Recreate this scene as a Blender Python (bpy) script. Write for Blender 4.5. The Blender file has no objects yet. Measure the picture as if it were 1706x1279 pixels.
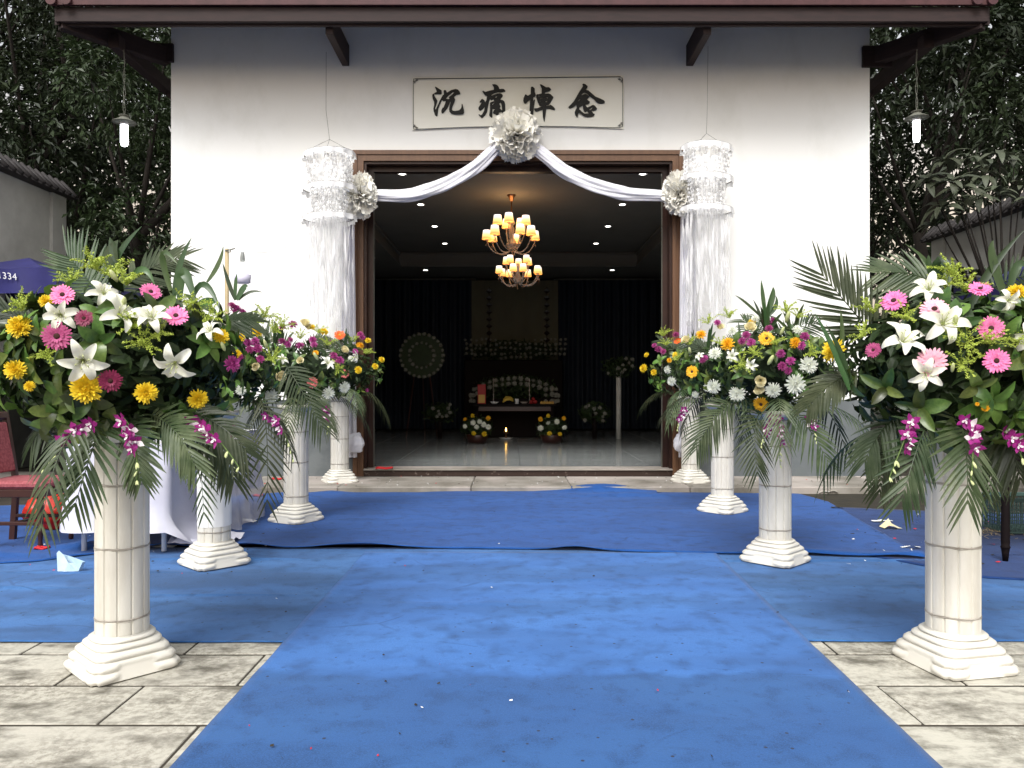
import bpy, math, random
from mathutils import Vector, Matrix, Quaternion, noise
from mathutils.geometry import tessellate_polygon
R = math.radians
random.seed(7)
S = bpy.context.scene
COL = S.collection

# ------------------------------------------------------------------ camera, light, exposure
F = 1270.0; CX = 853.0; HY = 645.0; EYE = 1.12       # focal length and horizon of the photograph (1706 px wide)
cam = bpy.data.cameras.new('camera'); cam_ob = bpy.data.objects.new('camera', cam); COL.objects.link(cam_ob)
cam_ob.location = (0, 0, EYE); cam_ob.rotation_euler = (R(90), 0, 0)
cam.sensor_width = 36; cam.lens = F / 1706 * 36; cam.shift_y = 5.5 / 1706
cam.clip_start = 0.05; cam.clip_end = 500
S.camera = cam_ob
SUN_EL, SUN_AZ = 50, 198      # azimuth clockwise from +Y: from behind the camera, a little to the left
W = bpy.data.worlds.new('World'); S.world = W; W.use_nodes = True
wn = W.node_tree; bg = wn.nodes['Background']
sky = wn.nodes.new('ShaderNodeTexSky'); sky.sky_type = 'NISHITA'; sky.sun_disc = False
sky.sun_elevation = R(SUN_EL); sky.sun_rotation = R(SUN_AZ); sky.air_density = 1.0; sky.dust_density = 4.0; sky.ozone_density = 1.0
hs = wn.nodes.new('ShaderNodeHueSaturation'); hs.inputs['Saturation'].default_value = 0.12
wn.links.new(sky.outputs[0], hs.inputs['Color']); 
# warm evening band just above the horizon
tcw = wn.nodes.new('ShaderNodeTexCoord'); sx = wn.nodes.new('ShaderNodeSeparateXYZ'); wn.links.new(tcw.outputs['Generated'], sx.inputs[0])
mrw = wn.nodes.new('ShaderNodeMapRange'); mrw.inputs[1].default_value = 0.34; mrw.inputs[2].default_value = 0.20; wn.links.new(sx.outputs[2], mrw.inputs[0])
mxw = wn.nodes.new('ShaderNodeMix'); mxw.data_type = 'RGBA'; mxw.blend_type = 'MULTIPLY'; mxw.inputs[7].default_value = (1.05, 0.88, 0.70, 1)
wn.links.new(mrw.outputs[0], mxw.inputs[0]); wn.links.new(hs.outputs[0], mxw.inputs[6]); wn.links.new(mxw.outputs[2], bg.inputs['Color'])
bg.inputs['Strength'].default_value = 0.15
sun = bpy.data.lights.new('sun', 'SUN'); sun.energy = 1.5; sun.angle = R(22); sun.color = (1.0, 0.97, 0.93)
sun_ob = bpy.data.objects.new('sun', sun); COL.objects.link(sun_ob)
sd = Vector((math.sin(R(SUN_AZ)) * math.cos(R(SUN_EL)), math.cos(R(SUN_AZ)) * math.cos(R(SUN_EL)), math.sin(R(SUN_EL))))
sun_ob.rotation_euler = sd.to_track_quat('Z', 'Y').to_euler(); sun_ob.location = (0, -10, 20)
S.view_settings.view_transform = 'Standard'; S.view_settings.look = 'None'; S.view_settings.gamma = 1
S.view_settings.use_curve_mapping = False; S.view_settings.exposure = 0.72
S.cycles.use_denoising = True
S.cycles.max_bounces = 8; S.cycles.transparent_max_bounces = 24
S.cycles.sample_clamp_indirect = 6

# ------------------------------------------------------------------ helpers
def at(px, py, Y):
    return Vector(((px - CX) * Y / F, Y, EYE - (py - HY) * Y / F))
def gp(px, py, z=0.0):
    Y = (EYE - z) * F / (py - HY)
    return Vector(((px - CX) * Y / F, Y, z))
def tag(o, label=None, cat=None, group=None, kind=None):
    if label: o['label'] = label
    if cat: o['category'] = cat
    if group: o['group'] = group
    if kind: o['kind'] = kind
    return o
def thing(name, loc, label, cat, group=None, rz=0):
    o = bpy.data.objects.new(name, None); COL.objects.link(o); o.location = loc; o.rotation_euler = (0, 0, rz)
    o.empty_display_size = 0.1
    return tag(o, label, cat, group)
def inst(name, me, parent=None, M=None):
    o = bpy.data.objects.new(name, me); COL.objects.link(o)
    if parent: o.parent = parent
    if M is not None: o.matrix_basis = M
    return o
def frame(pos, d, roll=0.0, s=1.0):
    q = Vector(d).normalized().to_track_quat('Z', 'Y')
    sc = Matrix.Diagonal((s, s, s, 1)) if not isinstance(s, tuple) else Matrix.Diagonal((*s, 1))
    return Matrix.Translation(pos) @ q.to_matrix().to_4x4() @ Matrix.Rotation(roll, 4, 'Z') @ sc

class MB:
    def __init__(s): s.v = []; s.f = []; s.m = []; s.mi = 0
    def add(s, vs, fs, M=None):
        b = len(s.v)
        s.v += [tuple(M @ Vector(p)) for p in vs] if M is not None else [tuple(p) for p in vs]
        s.f += [tuple(b + i for i in f) for f in fs]; s.m += [s.mi] * len(fs)
        return s
    def box(s, a, b, M=None):
        x0, y0, z0 = a; x1, y1, z1 = b
        vs = [(x0,y0,z0),(x1,y0,z0),(x1,y1,z0),(x0,y1,z0),(x0,y0,z1),(x1,y0,z1),(x1,y1,z1),(x0,y1,z1)]
        return s.add(vs, [(0,3,2,1),(4,5,6,7),(0,1,5,4),(1,2,6,5),(2,3,7,6),(3,0,4,7)], M)
    def bbox(s, a, b, r=0.004, M=None):         # box with chamfered edges
        x0,y0,z0 = a; x1,y1,z1 = b
        vs = []; fs = []
        import itertools
        bm = bmesh.new(); bmesh.ops.create_cube(bm, size=1)
        for v in bm.verts: v.co = Vector(((x0+x1)/2 + v.co.x*(x1-x0), (y0+y1)/2 + v.co.y*(y1-y0), (z0+z1)/2 + v.co.z*(z1-z0)))
        bmesh.ops.bevel(bm, geom=list(bm.edges), offset=r, segments=1, affect='EDGES')
        bm.verts.index_update()
        vs = [v.co.copy() for v in bm.verts]; fs = [tuple(v.index for v in f.verts) for f in bm.faces]; bm.free()
        return s.add(vs, fs, M)
    def tube(s, pts, rad, n=8, cap=True):
        pts = [Vector(p) for p in pts]; rings = []
        up = Vector((0.013, 0.021, 1)).normalized()
        for i, p in enumerate(pts):
            t = (pts[min(i+1, len(pts)-1)] - pts[max(i-1, 0)])
            t = t.normalized() if t.length > 1e-9 else Vector((0,0,1))
            if i == 0:
                a = t.cross(up)
                if a.length < 0.05: a = t.cross(Vector((1, 0.02, 0)))
            else: a = a - t * a.dot(t)
            a.normalize(); b = t.cross(a)
            r = rad[i] if isinstance(rad, (list, tuple)) else rad
            rings.append([p + (a*math.cos(2*math.pi*k/n) + b*math.sin(2*math.pi*k/n))*r for k in range(n)])
        vs = [v for rg in rings for v in rg]; fs = []
        for i in range(len(pts)-1):
            for k in range(n):
                k2 = (k+1) % n
                fs.append((i*n+k, i*n+k2, (i+1)*n+k2, (i+1)*n+k))
        if cap: fs.append(tuple(range(n-1, -1, -1))); fs.append(tuple((len(pts)-1)*n+k for k in range(n)))
        return s.add(vs, fs)
    def lathe(s, prof, n=24, M=None):
        vs = []; fs = []
        for (r, z) in prof:
            for k in range(n): vs.append((r*math.cos(2*math.pi*k/n), r*math.sin(2*math.pi*k/n), z))
        for i in range(len(prof)-1):
            for k in range(n):
                k2 = (k+1) % n; fs.append((i*n+k, i*n+k2, (i+1)*n+k2, (i+1)*n+k))
        fs.append(tuple(range(n-1, -1, -1))); fs.append(tuple((len(prof)-1)*n+k for k in range(n)))
        return s.add(vs, fs, M)
    def ball(s, c, r, n=8, m=6, sc=(1,1,1), M=None):
        vs = []; fs = []
        for i in range(m+1):
            a = math.pi*i/m
            for k in range(n):
                b = 2*math.pi*k/n
                vs.append((c[0]+r*sc[0]*math.sin(a)*math.cos(b), c[1]+r*sc[1]*math.sin(a)*math.sin(b), c[2]-r*sc[2]*math.cos(a)))
        for i in range(m):
            for k in range(n):
                k2 = (k+1) % n; fs.append((i*n+k, i*n+k2, (i+1)*n+k2, (i+1)*n+k))
        return s.add(vs, fs, M)
    def grid(s, nu, nv, fn):
        vs = [fn(i/(nu-1), j/(nv-1)) for j in range(nv) for i in range(nu)]
        fs = [(j*nu+i, j*nu+i+1, (j+1)*nu+i+1, (j+1)*nu+i) for j in range(nv-1) for i in range(nu-1)]
        return s.add(vs, fs)
    def mesh(s, name, mats, smooth=False):
        me = bpy.data.meshes.new(name); me.from_pydata(s.v, [], s.f)
        if not isinstance(mats, (list, tuple)): mats = [mats]
        for m in mats: me.materials.append(m)
        if len(mats) > 1: me.polygons.foreach_set('material_index', s.m)
        if smooth: me.polygons.foreach_set('use_smooth', [True]*len(me.polygons))
        me.update(); return me
    def build(s, name, mats, parent=None, smooth=False, M=None):
        return inst(name, s.mesh(name, mats, smooth), parent, M)
import bmesh

def bez(a, b, c, n):
    a, b, c = Vector(a), Vector(b), Vector(c)
    return [a*(1-t)**2 + b*2*t*(1-t) + c*t*t for t in [i/n for i in range(n+1)]]

def rgb(h):   # sRGB 0-255 triple -> linear
    return tuple(((x/255)/12.92 if x/255 <= 0.04045 else ((x/255+0.055)/1.055)**2.4) for x in h)

def mat(name, col, rough=0.7, col2=None, scale=4.0, detail=6.0, lo=0.35, hi=0.65, bump=0.0, bscale=None, spec=0.3,
        rand=0.0, transl=0.0, emit=0.0, metallic=0.0, stretch=None, alpha=1.0, coat=0.0, sheen=0.0, space='Object', col3=None, scale3=1.0):
    m = bpy.data.materials.new(name); m.use_nodes = True; nt = m.node_tree; N = nt.nodes; L = nt.links
    p = N['Principled BSDF']; out = N['Material Output']
    p.inputs['Roughness'].default_value = rough; p.inputs['Specular IOR Level'].default_value = spec
    p.inputs['Metallic'].default_value = metallic; p.inputs['Alpha'].default_value = alpha
    if coat: p.inputs['Coat Weight'].default_value = coat
    if sheen: p.inputs['Sheen Weight'].default_value = sheen
    tc = N.new('ShaderNodeTexCoord'); mp = N.new('ShaderNodeMapping')
    L.new(tc.outputs[space], mp.inputs['Vector'])
    if stretch: mp.inputs['Scale'].default_value = stretch
    if space == 'Object' :
        oi0 = N.new('ShaderNodeObjectInfo'); mm = N.new('ShaderNodeMath'); mm.operation = 'MULTIPLY'; mm.inputs[1].default_value = 37.0
        L.new(oi0.outputs['Random'], mm.inputs[0]); cb = N.new('ShaderNodeCombineXYZ')
        L.new(mm.outputs[0], cb.inputs[0]); L.new(mm.outputs[0], cb.inputs[1]); L.new(cb.outputs[0], mp.inputs['Location'])
    c = (*col, 1); src = None
    if col2 is not None:
        nz = N.new('ShaderNodeTexNoise'); nz.inputs['Scale'].default_value = scale; nz.inputs['Detail'].default_value = detail
        nz.inputs['Roughness'].default_value = 0.65
        L.new(mp.outputs[0], nz.inputs['Vector'])
        mr = N.new('ShaderNodeMapRange'); mr.inputs[1].default_value = lo; mr.inputs[2].default_value = hi
        L.new(nz.outputs['Fac'], mr.inputs[0])
        mx = N.new('ShaderNodeMix'); mx.data_type = 'RGBA'; mx.inputs[6].default_value = c; mx.inputs[7].default_value = (*col2, 1)
        L.new(mr.outputs[0], mx.inputs[0]); src = mx.outputs[2]
    if col3 is not None:
        nz = N.new('ShaderNodeTexNoise'); nz.inputs['Scale'].default_value = scale3; nz.inputs['Detail'].default_value = 3
        L.new(mp.outputs[0], nz.inputs['Vector'])
        mr = N.new('ShaderNodeMapRange'); mr.inputs[1].default_value = 0.48; mr.inputs[2].default_value = 0.6
        L.new(nz.outputs['Fac'], mr.inputs[0])
        mx = N.new('ShaderNodeMix'); mx.data_type = 'RGBA'; mx.inputs[7].default_value = (*col3, 1)
        if src: L.new(src, mx.inputs[6])
        else: mx.inputs[6].default_value = c
        L.new(mr.outputs[0], mx.inputs[0]); src = mx.outputs[2]
    if rand:
        oi = N.new('ShaderNodeObjectInfo'); mr = N.new('ShaderNodeMapRange')
        mr.inputs[3].default_value = 1-rand; mr.inputs[4].default_value = 1+rand
        L.new(oi.outputs['Random'], mr.inputs[0]); h = N.new('ShaderNodeHueSaturation')
        L.new(mr.outputs[0], h.inputs['Value'])
        mr2 = N.new('ShaderNodeMapRange'); mr2.inputs[3].default_value = 0.5-rand*0.06; mr2.inputs[4].default_value = 0.5+rand*0.06
        fr = N.new('ShaderNodeMath'); fr.operation = 'FRACT'; m7 = N.new('ShaderNodeMath'); m7.operation = 'MULTIPLY'; m7.inputs[1].default_value = 7.13
        L.new(oi.outputs['Random'], m7.inputs[0]); L.new(m7.outputs[0], fr.inputs[0]); L.new(fr.outputs[0], mr2.inputs[0]); L.new(mr2.outputs[0], h.inputs['Hue'])
        if src: L.new(src, h.inputs['Color'])
        else: h.inputs['Color'].default_value = c
        src = h.outputs[0]
    if src: L.new(src, p.inputs['Base Color'])
    else: p.inputs['Base Color'].default_value = c
    if bump:
        nb = N.new('ShaderNodeTexNoise'); nb.inputs['Scale'].default_value = bscale or scale*3; nb.inputs['Detail'].default_value = 5
        L.new(mp.outputs[0], nb.inputs['Vector'])
        bp = N.new('ShaderNodeBump'); bp.inputs['Strength'].default_value = min(1, bump); bp.inputs['Distance'].default_value = 0.01
        L.new(nb.outputs['Fac'], bp.inputs['Height']); L.new(bp.outputs[0], p.inputs['Normal'])
    if emit:
        p.inputs['Emission Color'].default_value = c; p.inputs['Emission Strength'].default_value = emit
    if transl:
        tr = N.new('ShaderNodeBsdfTranslucent'); ms = N.new('ShaderNodeMixShader'); ms.inputs[0].default_value = transl
        if src: L.new(src, tr.inputs['Color'])
        else: tr.inputs['Color'].default_value = c
        L.new(p.outputs[0], ms.inputs[1]); L.new(tr.outputs[0], ms.inputs[2]); L.new(ms.outputs[0], out.inputs['Surface'])
    return m

def paver_stain(m):
    # blotchy mould: fine grain gated by a broad noise
    nt = m.node_tree; N = nt.nodes; L = nt.links; p = N['Principled BSDF']; old = p.inputs['Base Color'].links[0].from_socket
    tc = N.new('ShaderNodeNewGeometry')
    a = N.new('ShaderNodeTexNoise'); a.inputs['Scale'].default_value = 2.3; a.inputs['Detail'].default_value = 4
    b = N.new('ShaderNodeTexNoise'); b.inputs['Scale'].default_value = 38; b.inputs['Detail'].default_value = 8; b.inputs['Roughness'].default_value = 0.75
    L.new(tc.outputs['Position'], a.inputs['Vector']); L.new(tc.outputs['Position'], b.inputs['Vector'])
    ra = N.new('ShaderNodeMapRange'); ra.inputs[1].default_value = 0.34; ra.inputs[2].default_value = 0.62; L.new(a.outputs['Fac'], ra.inputs[0])
    rb = N.new('ShaderNodeMapRange'); rb.inputs[1].default_value = 0.44; rb.inputs[2].default_value = 0.60; L.new(b.outputs['Fac'], rb.inputs[0])
    mu = N.new('ShaderNodeMath'); mu.operation = 'MULTIPLY'; L.new(ra.outputs[0], mu.inputs[0]); L.new(rb.outputs[0], mu.inputs[1])
    m2 = N.new('ShaderNodeMath'); m2.operation = 'MULTIPLY'; m2.inputs[1].default_value = 0.75; L.new(mu.outputs[0], m2.inputs[0])
    mx = N.new('ShaderNodeMix'); mx.data_type = 'RGBA'; mx.inputs[7].default_value = (0.15, 0.135, 0.105, 1); L.new(old, mx.inputs[6]); L.new(m2.outputs[0], mx.inputs[0]); L.new(mx.outputs[2], p.inputs['Base Color'])

# ------------------------------------------------------------------ materials
m_wall = mat('white_plaster', (0.82, 0.82, 0.80), 0.9, (0.74, 0.74, 0.71), 1.6, lo=.5, hi=.75, bump=0.05, bscale=60, stretch=(1, 1, 0.6))
m_plinth = mat('grey_plinth_paint', (0.085, 0.10, 0.112), 0.6, (0.15, 0.165, 0.17), 2.0, bump=0.08, bscale=30, col3=(0.12, .135, .14), scale3=5)
m_wood = mat('dark_red_wood', (0.034, 0.020, 0.019), 0.7, (0.022, 0.014, 0.014), 5, bump=0.15, bscale=40, stretch=(1, 6, 6))
m_tile_red = mat('glazed_red_tile', (0.075, 0.030, 0.034), 0.6, (0.05, 0.02, 0.022), 6, rand=0.2)
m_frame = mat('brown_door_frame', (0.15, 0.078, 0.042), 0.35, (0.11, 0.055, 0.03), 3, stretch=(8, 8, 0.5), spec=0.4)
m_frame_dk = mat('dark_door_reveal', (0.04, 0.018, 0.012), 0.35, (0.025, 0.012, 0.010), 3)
m_stone = mat('worn_step_stone', (0.30, 0.28, 0.25), 0.8, (0.16, 0.145, 0.12), 2.2, detail=9, bump=0.2, bscale=25, col3=(0.38, 0.34, 0.31), scale3=0.9)
m_marble_dk = mat('dark_marble', (0.035, 0.022, 0.018), 0.25, (0.25, 0.2, 0.17), 14, detail=10, lo=0.58, hi=0.72)
m_floor = mat('polished_grey_marble', (0.30, 0.32, 0.315), 0.18, (0.21, 0.225, 0.225), 1.2, detail=8, spec=0.5, stretch=(0.6, 2.5, 1))
m_paver = mat('beige_paving_stone', (0.47, 0.45, 0.385), 0.85, (0.12, 0.112, 0.09), 5.5, detail=15, lo=0.47, hi=0.66, bump=0.25, bscale=45, rand=0.08, stretch=(1, 1.6, 1))
paver_stain(m_paver)
m_joint = mat('dirty_ground', (0.05, 0.042, 0.032), 0.95, (0.03, 0.026, 0.02), 3, bump=0.3, bscale=30)
m_gutter = mat('wet_gutter_soil', (0.02, 0.018, 0.014), 0.8, (0.035, 0.03, 0.02), 5, bump=0.4, bscale=20)

def carpet_mat(name, base, dark, light, damp=()):
    m = bpy.data.materials.new(name); m.use_nodes = True; nt = m.node_tree; N = nt.nodes; L = nt.links; p = N['Principled BSDF']
    p.inputs['Roughness'].default_value = 0.95; p.inputs['Specular IOR Level'].default_value = 0.12; p.inputs['Sheen Weight'].default_value = 0.1
    tc = N.new('ShaderNodeTexCoord'); mp = N.new('ShaderNodeMapping'); mp.inputs['Scale'].default_value = (0.55, 1.3, 1)
    L.new(tc.outputs['Object'], mp.inputs['Vector'])
    def nz(scale, det, lo, hi, vec, dist=0.0):
        n = N.new('ShaderNodeTexNoise'); n.inputs['Scale'].default_value = scale; n.inputs['Detail'].default_value = det
        n.inputs['Distortion'].default_value = dist
        L.new(vec, n.inputs['Vector']); r = N.new('ShaderNodeMapRange'); r.inputs[1].default_value = lo; r.inputs[2].default_value = hi
        L.new(n.outputs['Fac'], r.inputs[0]); return r.outputs[0]
    def mix(f, a, b):
        x = N.new('ShaderNodeMix'); x.data_type = 'RGBA'; L.new(f, x.inputs[0])
        for i, c in ((6, a), (7, b)):
            if isinstance(c, tuple): x.inputs[i].default_value = (*c, 1)
            else: L.new(c, x.inputs[i])
        return x.outputs[2]
    c = mix(nz(1.6, 5, 0.40, 0.62, mp.outputs[0], 0.6), base, light)
    c = mix(nz(0.7, 4, 0.54, 0.62, mp.outputs[0], 0.5), c, dark); c = mix(nz(3.5, 12, 0.52, 0.85, mp.outputs[0], 0.2), c, tuple(x*0.8 for x in dark)); c = mix(nz(30, 8, 0.60, 0.80, tc.outputs['Object']), c, tuple(x*0.6 for x in dark))
    g = nz(9, 10, 0.50, 0.78, tc.outputs['Object']); c = mix(g, c, tuple(x*0.55 for x in dark))
    # damp patches with an uneven edge: (y0, y1) bands across the felt
    sy = N.new('ShaderNodeSeparateXYZ'); L.new(tc.outputs['Object'], sy.inputs[0])
    dn = N.new('ShaderNodeTexNoise'); dn.inputs['Scale'].default_value = 1.7; dn.inputs['Detail'].default_value = 8; L.new(tc.outputs['Object'], dn.inputs['Vector'])
    def M2(op, a, b_):
        q = N.new('ShaderNodeMath'); q.operation = op
        for i, v_ in ((0, a), (1, b_)):
            if isinstance(v_, (int, float)): q.inputs[i].default_value = v_
            else: L.new(v_, q.inputs[i])
        return q.outputs[0]
    for (ya, yb, amp, st) in damp:
        yy = M2('ADD', sy.outputs[1], M2('MULTIPLY', M2('SUBTRACT', dn.outputs['Fac'], 0.5), amp))
        def ramp(e0, e1):
            r_ = N.new('ShaderNodeMapRange'); r_.inputs[1].default_value = e0; r_.inputs[2].default_value = e1; L.new(yy, r_.inputs[0]); return r_.outputs[0]
        f_ = M2('MULTIPLY', M2('MULTIPLY', ramp(ya-.04, ya+.04), ramp(yb+.03, yb-.03)), st)
        mu_ = N.new('ShaderNodeMix'); mu_.data_type = 'RGBA'; mu_.blend_type = 'MULTIPLY'; L.new(f_, mu_.inputs[0]); L.new(c, mu_.inputs[6]); mu_.inputs[7].default_value = (0.46, 0.48, 0.46, 1); c = mu_.outputs[2]
    # long creases drawn as thin dark lines, with dirt in them
    cw = N.new('ShaderNodeVectorMath'); cw.operation = 'ADD'; dn2 = N.new('ShaderNodeTexNoise'); dn2.inputs['Scale'].default_value = 0.9; L.new(tc.outputs['Object'], dn2.inputs['Vector'])
    L.new(mp.outputs[0], cw.inputs[0]); L.new(dn2.outputs['Color'], cw.inputs[1])
    ve = N.new('ShaderNodeTexVoronoi'); ve.feature = 'DISTANCE_TO_EDGE'; ve.inputs['Scale'].default_value = 0.9; L.new(cw.outputs[0], ve.inputs['Vector'])
    cr = N.new('ShaderNodeMapRange'); cr.inputs[1].default_value = 0.006; cr.inputs[2].default_value = 0.002; L.new(ve.outputs['Distance'], cr.inputs[0])
    cm = M2('MULTIPLY', cr.outputs[0], M2('MULTIPLY', nz(2.2, 2, .50, .58, tc.outputs['Object']), 0.55)); c = mix(cm, c, tuple(x*0.35 for x in dark))
    # fibres and specks
    f = nz(260, 2, 0.3, 0.8, tc.outputs['Object']); c = mix(f, c, tuple(x*0.75 for x in base))
    v = N.new('ShaderNodeTexVoronoi'); v.inputs['Scale'].default_value = 10; L.new(tc.outputs['Object'], v.inputs['Vector'])
    r = N.new('ShaderNodeMapRange'); r.inputs[1].default_value = 0.07; r.inputs[2].default_value = 0.05; L.new(v.outputs['Distance'], r.inputs[0])
    c = mix(r.outputs[0], c, (0.02, 0.03, 0.06))
    L.new(c, p.inputs['Base Color'])
    n = N.new('ShaderNodeTexNoise'); n.inputs['Scale'].default_value = 300; L.new(tc.outputs['Object'], n.inputs['Vector'])
    b = N.new('ShaderNodeBump'); b.inputs['Strength'].default_value = 0.35; b.inputs['Distance'].default_value = 0.003
    L.new(n.outputs['Fac'], b.inputs['Height']); L.new(b.outputs[0], p.inputs['Normal'])
    return m
m_carpet = carpet_mat('blue_felt_carpet', (0.040, 0.140, 0.41), (0.028, 0.094, 0.265), (0.054, 0.178, 0.48), ((0, 2.93, .55, .9), (3.75, 4.0, .9, .5), (4.35, 4.75, .7, .55)))
m_carpet2 = carpet_mat('blue_felt_carpet_dusty', (0.044, 0.138, 0.36), (0.030, 0.090, 0.22), (0.062, 0.182, 0.43), ((3.75, 3.95, .5, .6), (4.3, 4.6, .8, .6)))
m_carpet3 = carpet_mat('blue_felt_carpet_fresh', (0.014, 0.074, 0.275), (0.011, 0.056, 0.205), (0.019, 0.090, 0.32))
m_carpet4 = carpet_mat('blue_felt_carpet_dark', (0.012, 0.042, 0.155), (0.010, 0.030, 0.11), (0.016, 0.052, 0.18))

m_pillar = mat('white_moulded_plastic', (0.67, 0.65, 0.59), 0.5, (0.50, 0.47, 0.40), 4, detail=10, lo=0.42, hi=0.78, bump=0.03, bscale=50, rand=0.06, spec=0.4, stretch=(3, 3, 0.6))
m_pillar_base = mat('cream_moulded_plastic', (0.66, 0.64, 0.575), 0.5, (0.60, 0.575, 0.51), 5, detail=8, lo=0.5, hi=0.8, spec=0.4)
m_grime = mat('grimy_joint', (0.30, 0.27, 0.23), 0.7, (0.48, 0.45, 0.40), 18, detail=6)
m_paper = mat('white_paper', (0.78, 0.78, 0.77), 0.8)

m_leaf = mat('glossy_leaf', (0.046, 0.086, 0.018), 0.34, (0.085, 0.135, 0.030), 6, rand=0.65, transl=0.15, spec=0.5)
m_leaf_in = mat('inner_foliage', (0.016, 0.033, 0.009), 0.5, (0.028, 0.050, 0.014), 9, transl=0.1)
m_leaf_lt = mat('young_leaf', (0.13, 0.23, 0.05), 0.4, (0.09, 0.18, 0.035), 6, rand=0.25, transl=0.25)
m_palm = mat('palm_leaflet', (0.032, 0.050, 0.020), 0.45, (0.085, 0.105, 0.052), 9, lo=.45, hi=.7, rand=0.5, transl=0.12, spec=0.35)
m_blade = mat('dracaena_blade', (0.025, 0.055, 0.018), 0.4, (0.05, 0.09, 0.028), 4, rand=0.5, transl=0.15, spec=0.5)
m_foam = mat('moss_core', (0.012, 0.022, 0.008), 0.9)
m_golden = mat('goldenrod_green', (0.34, 0.46, 0.07), 0.6, (0.55, 0.62, 0.12), 20, transl=0.2)
m_lily = mat('lily_white', (0.80, 0.80, 0.66), 0.45, (0.86, 0.86, 0.80), 3, transl=0.25)
m_lily_in = mat('lily_throat', (0.42, 0.50, 0.16), 0.5)
m_bud = mat('green_bud', (0.45, 0.52, 0.20), 0.5, (0.58, 0.60, 0.34), 6, transl=0.1)
m_pink = mat('pink_petal', (0.80, 0.14, 0.42), 0.5, (0.82, 0.28, 0.50), 8, rand=0.15, transl=0.15)
m_ltpink = mat('pale_pink_petal', (0.82, 0.36, 0.50), 0.5, (0.84, 0.50, 0.55), 8, transl=0.15)
m_rose_d = mat('dusky_rose_petal', (0.36, 0.045, 0.15), 0.5, (0.46, 0.10, 0.24), 8, transl=0.15)
m_crim = mat('crimson_petal', (0.16, 0.012, 0.045), 0.5, (0.26, 0.03, 0.09), 8, transl=0.1)
m_mag = mat('magenta_petal', (0.26, 0.022, 0.13), 0.5, (0.40, 0.07, 0.24), 8, rand=0.2, transl=0.1)
m_yel = mat('yellow_petal', (0.82, 0.55, 0.02), 0.5, (0.80, 0.66, 0.05), 8, transl=0.15)
m_org = mat('orange_yellow_petal', (0.80, 0.38, 0.01), 0.5, (0.82, 0.50, 0.03), 8, transl=0.15)
m_red = mat('orange_red_petal', (0.78, 0.10, 0.02), 0.5, (0.82, 0.18, 0.04), 8, transl=0.15)
m_sal = mat('salmon_petal', (0.62, 0.13, 0.12), 0.5, (0.70, 0.22, 0.2), 8, transl=0.15)
m_whm = mat('white_mum_petal', (0.82, 0.84, 0.80), 0.5, (0.78, 0.80, 0.66), 8, transl=0.2)
m_cream = mat('cream_petal', (0.80, 0.70, 0.40), 0.5, (0.82, 0.78, 0.55), 6, transl=0.2)
m_dkc = mat('dark_flower_centre', (0.03, 0.008, 0.01), 0.8, (0.08, 0.03, 0.02), 30, bump=0.5, bscale=80)
m_grc = mat('green_flower_centre', (0.35, 0.28, 0.03), 0.8)
m_orch = mat('orchid_purple', (0.20, 0.008, 0.12), 0.45, (0.36, 0.03, 0.24), 8, transl=0.15)
m_orchw = mat('orchid_white', (0.75, 0.62, 0.72), 0.45, (0.8, 0.78, 0.74), 8, transl=0.15)
m_stem = mat('green_stem', (0.10, 0.16, 0.04), 0.6)

m_silk = mat('white_satin', (0.80, 0.80, 0.84), 0.4, (0.74, 0.74, 0.82), 3, transl=0.15, sheen=0.2)
m_sheetcloth = mat('white_sheet', (0.60, 0.60, 0.68), 0.6, (0.52, 0.52, 0.62), 3, bump=0.4, bscale=7)
m_gauze = mat('white_gauze', (0.92, 0.92, 0.92), 0.7, transl=0.15)
m_gauze2 = mat('sheer_gauze', (0.90, 0.90, 0.90), 0.7, alpha=0.35)
m_tulle = mat('white_tulle', (0.93, 0.92, 0.87), 0.7, (0.91, 0.89, 0.82), 5, transl=0.12)
m_strand = mat('clear_beads', (0.88, 0.88, 0.89), 0.4, transl=0.15, alpha=0.6, spec=0.4)
m_veil = mat('thin_veil', (0.88, 0.88, 0.88), 0.7, alpha=0.16)
m_wire = mat('grey_wire', (0.18, 0.18, 0.17), 0.5, metallic=0.5)
m_banner = mat('cream_banner_paper', (0.86, 0.85, 0.77), 0.8, (0.83, 0.82, 0.73), 2, bump=0.04, bscale=6)
m_ink = mat('black_ink', (0.012, 0.012, 0.010), 0.6)
m_purple_cloth = mat('blue_tent_fabric', (0.022, 0.022, 0.10), 0.5, (0.034, 0.034, 0.15), 2, bump=0.1, bscale=8, spec=0.3)
m_tent_white = mat('white_tent_print', (0.72, 0.72, 0.76), 0.6)
m_cfl = mat('lit_fluorescent_tube', (0.92, 0.96, 1.0), 0.5, emit=9)
m_bulb = mat('lit_led_bulb', (1.0, 1.0, 0.98), 0.5, emit=2.6)
m_greymetal = mat('weathered_enamel', (0.16, 0.165, 0.14), 0.6, (0.10, 0.10, 0.08), 10)
m_socket = mat('bulb_socket', (0.20, 0.21, 0.20), 0.5)
m_lav = mat('lamp_base_plastic', (0.62, 0.60, 0.72), 0.5)
m_bamboo = mat('pale_bamboo', (0.42, 0.34, 0.20), 0.6, (0.33, 0.26, 0.15), 6)
m_chairwood = mat('mahogany', (0.045, 0.014, 0.010), 0.35, (0.030, 0.010, 0.008), 4, spec=0.5)
m_chairfab = mat('red_brocade', (0.34, 0.10, 0.11), 0.85, (0.22, 0.05, 0.06), 55, detail=2, bump=0.2, bscale=80)
m_redbag = mat('red_plastic_bag', (0.72, 0.045, 0.02), 0.35, (0.55, 0.03, 0.015), 6, transl=0.3, bump=0.6, bscale=12, spec=0.5)
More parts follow.
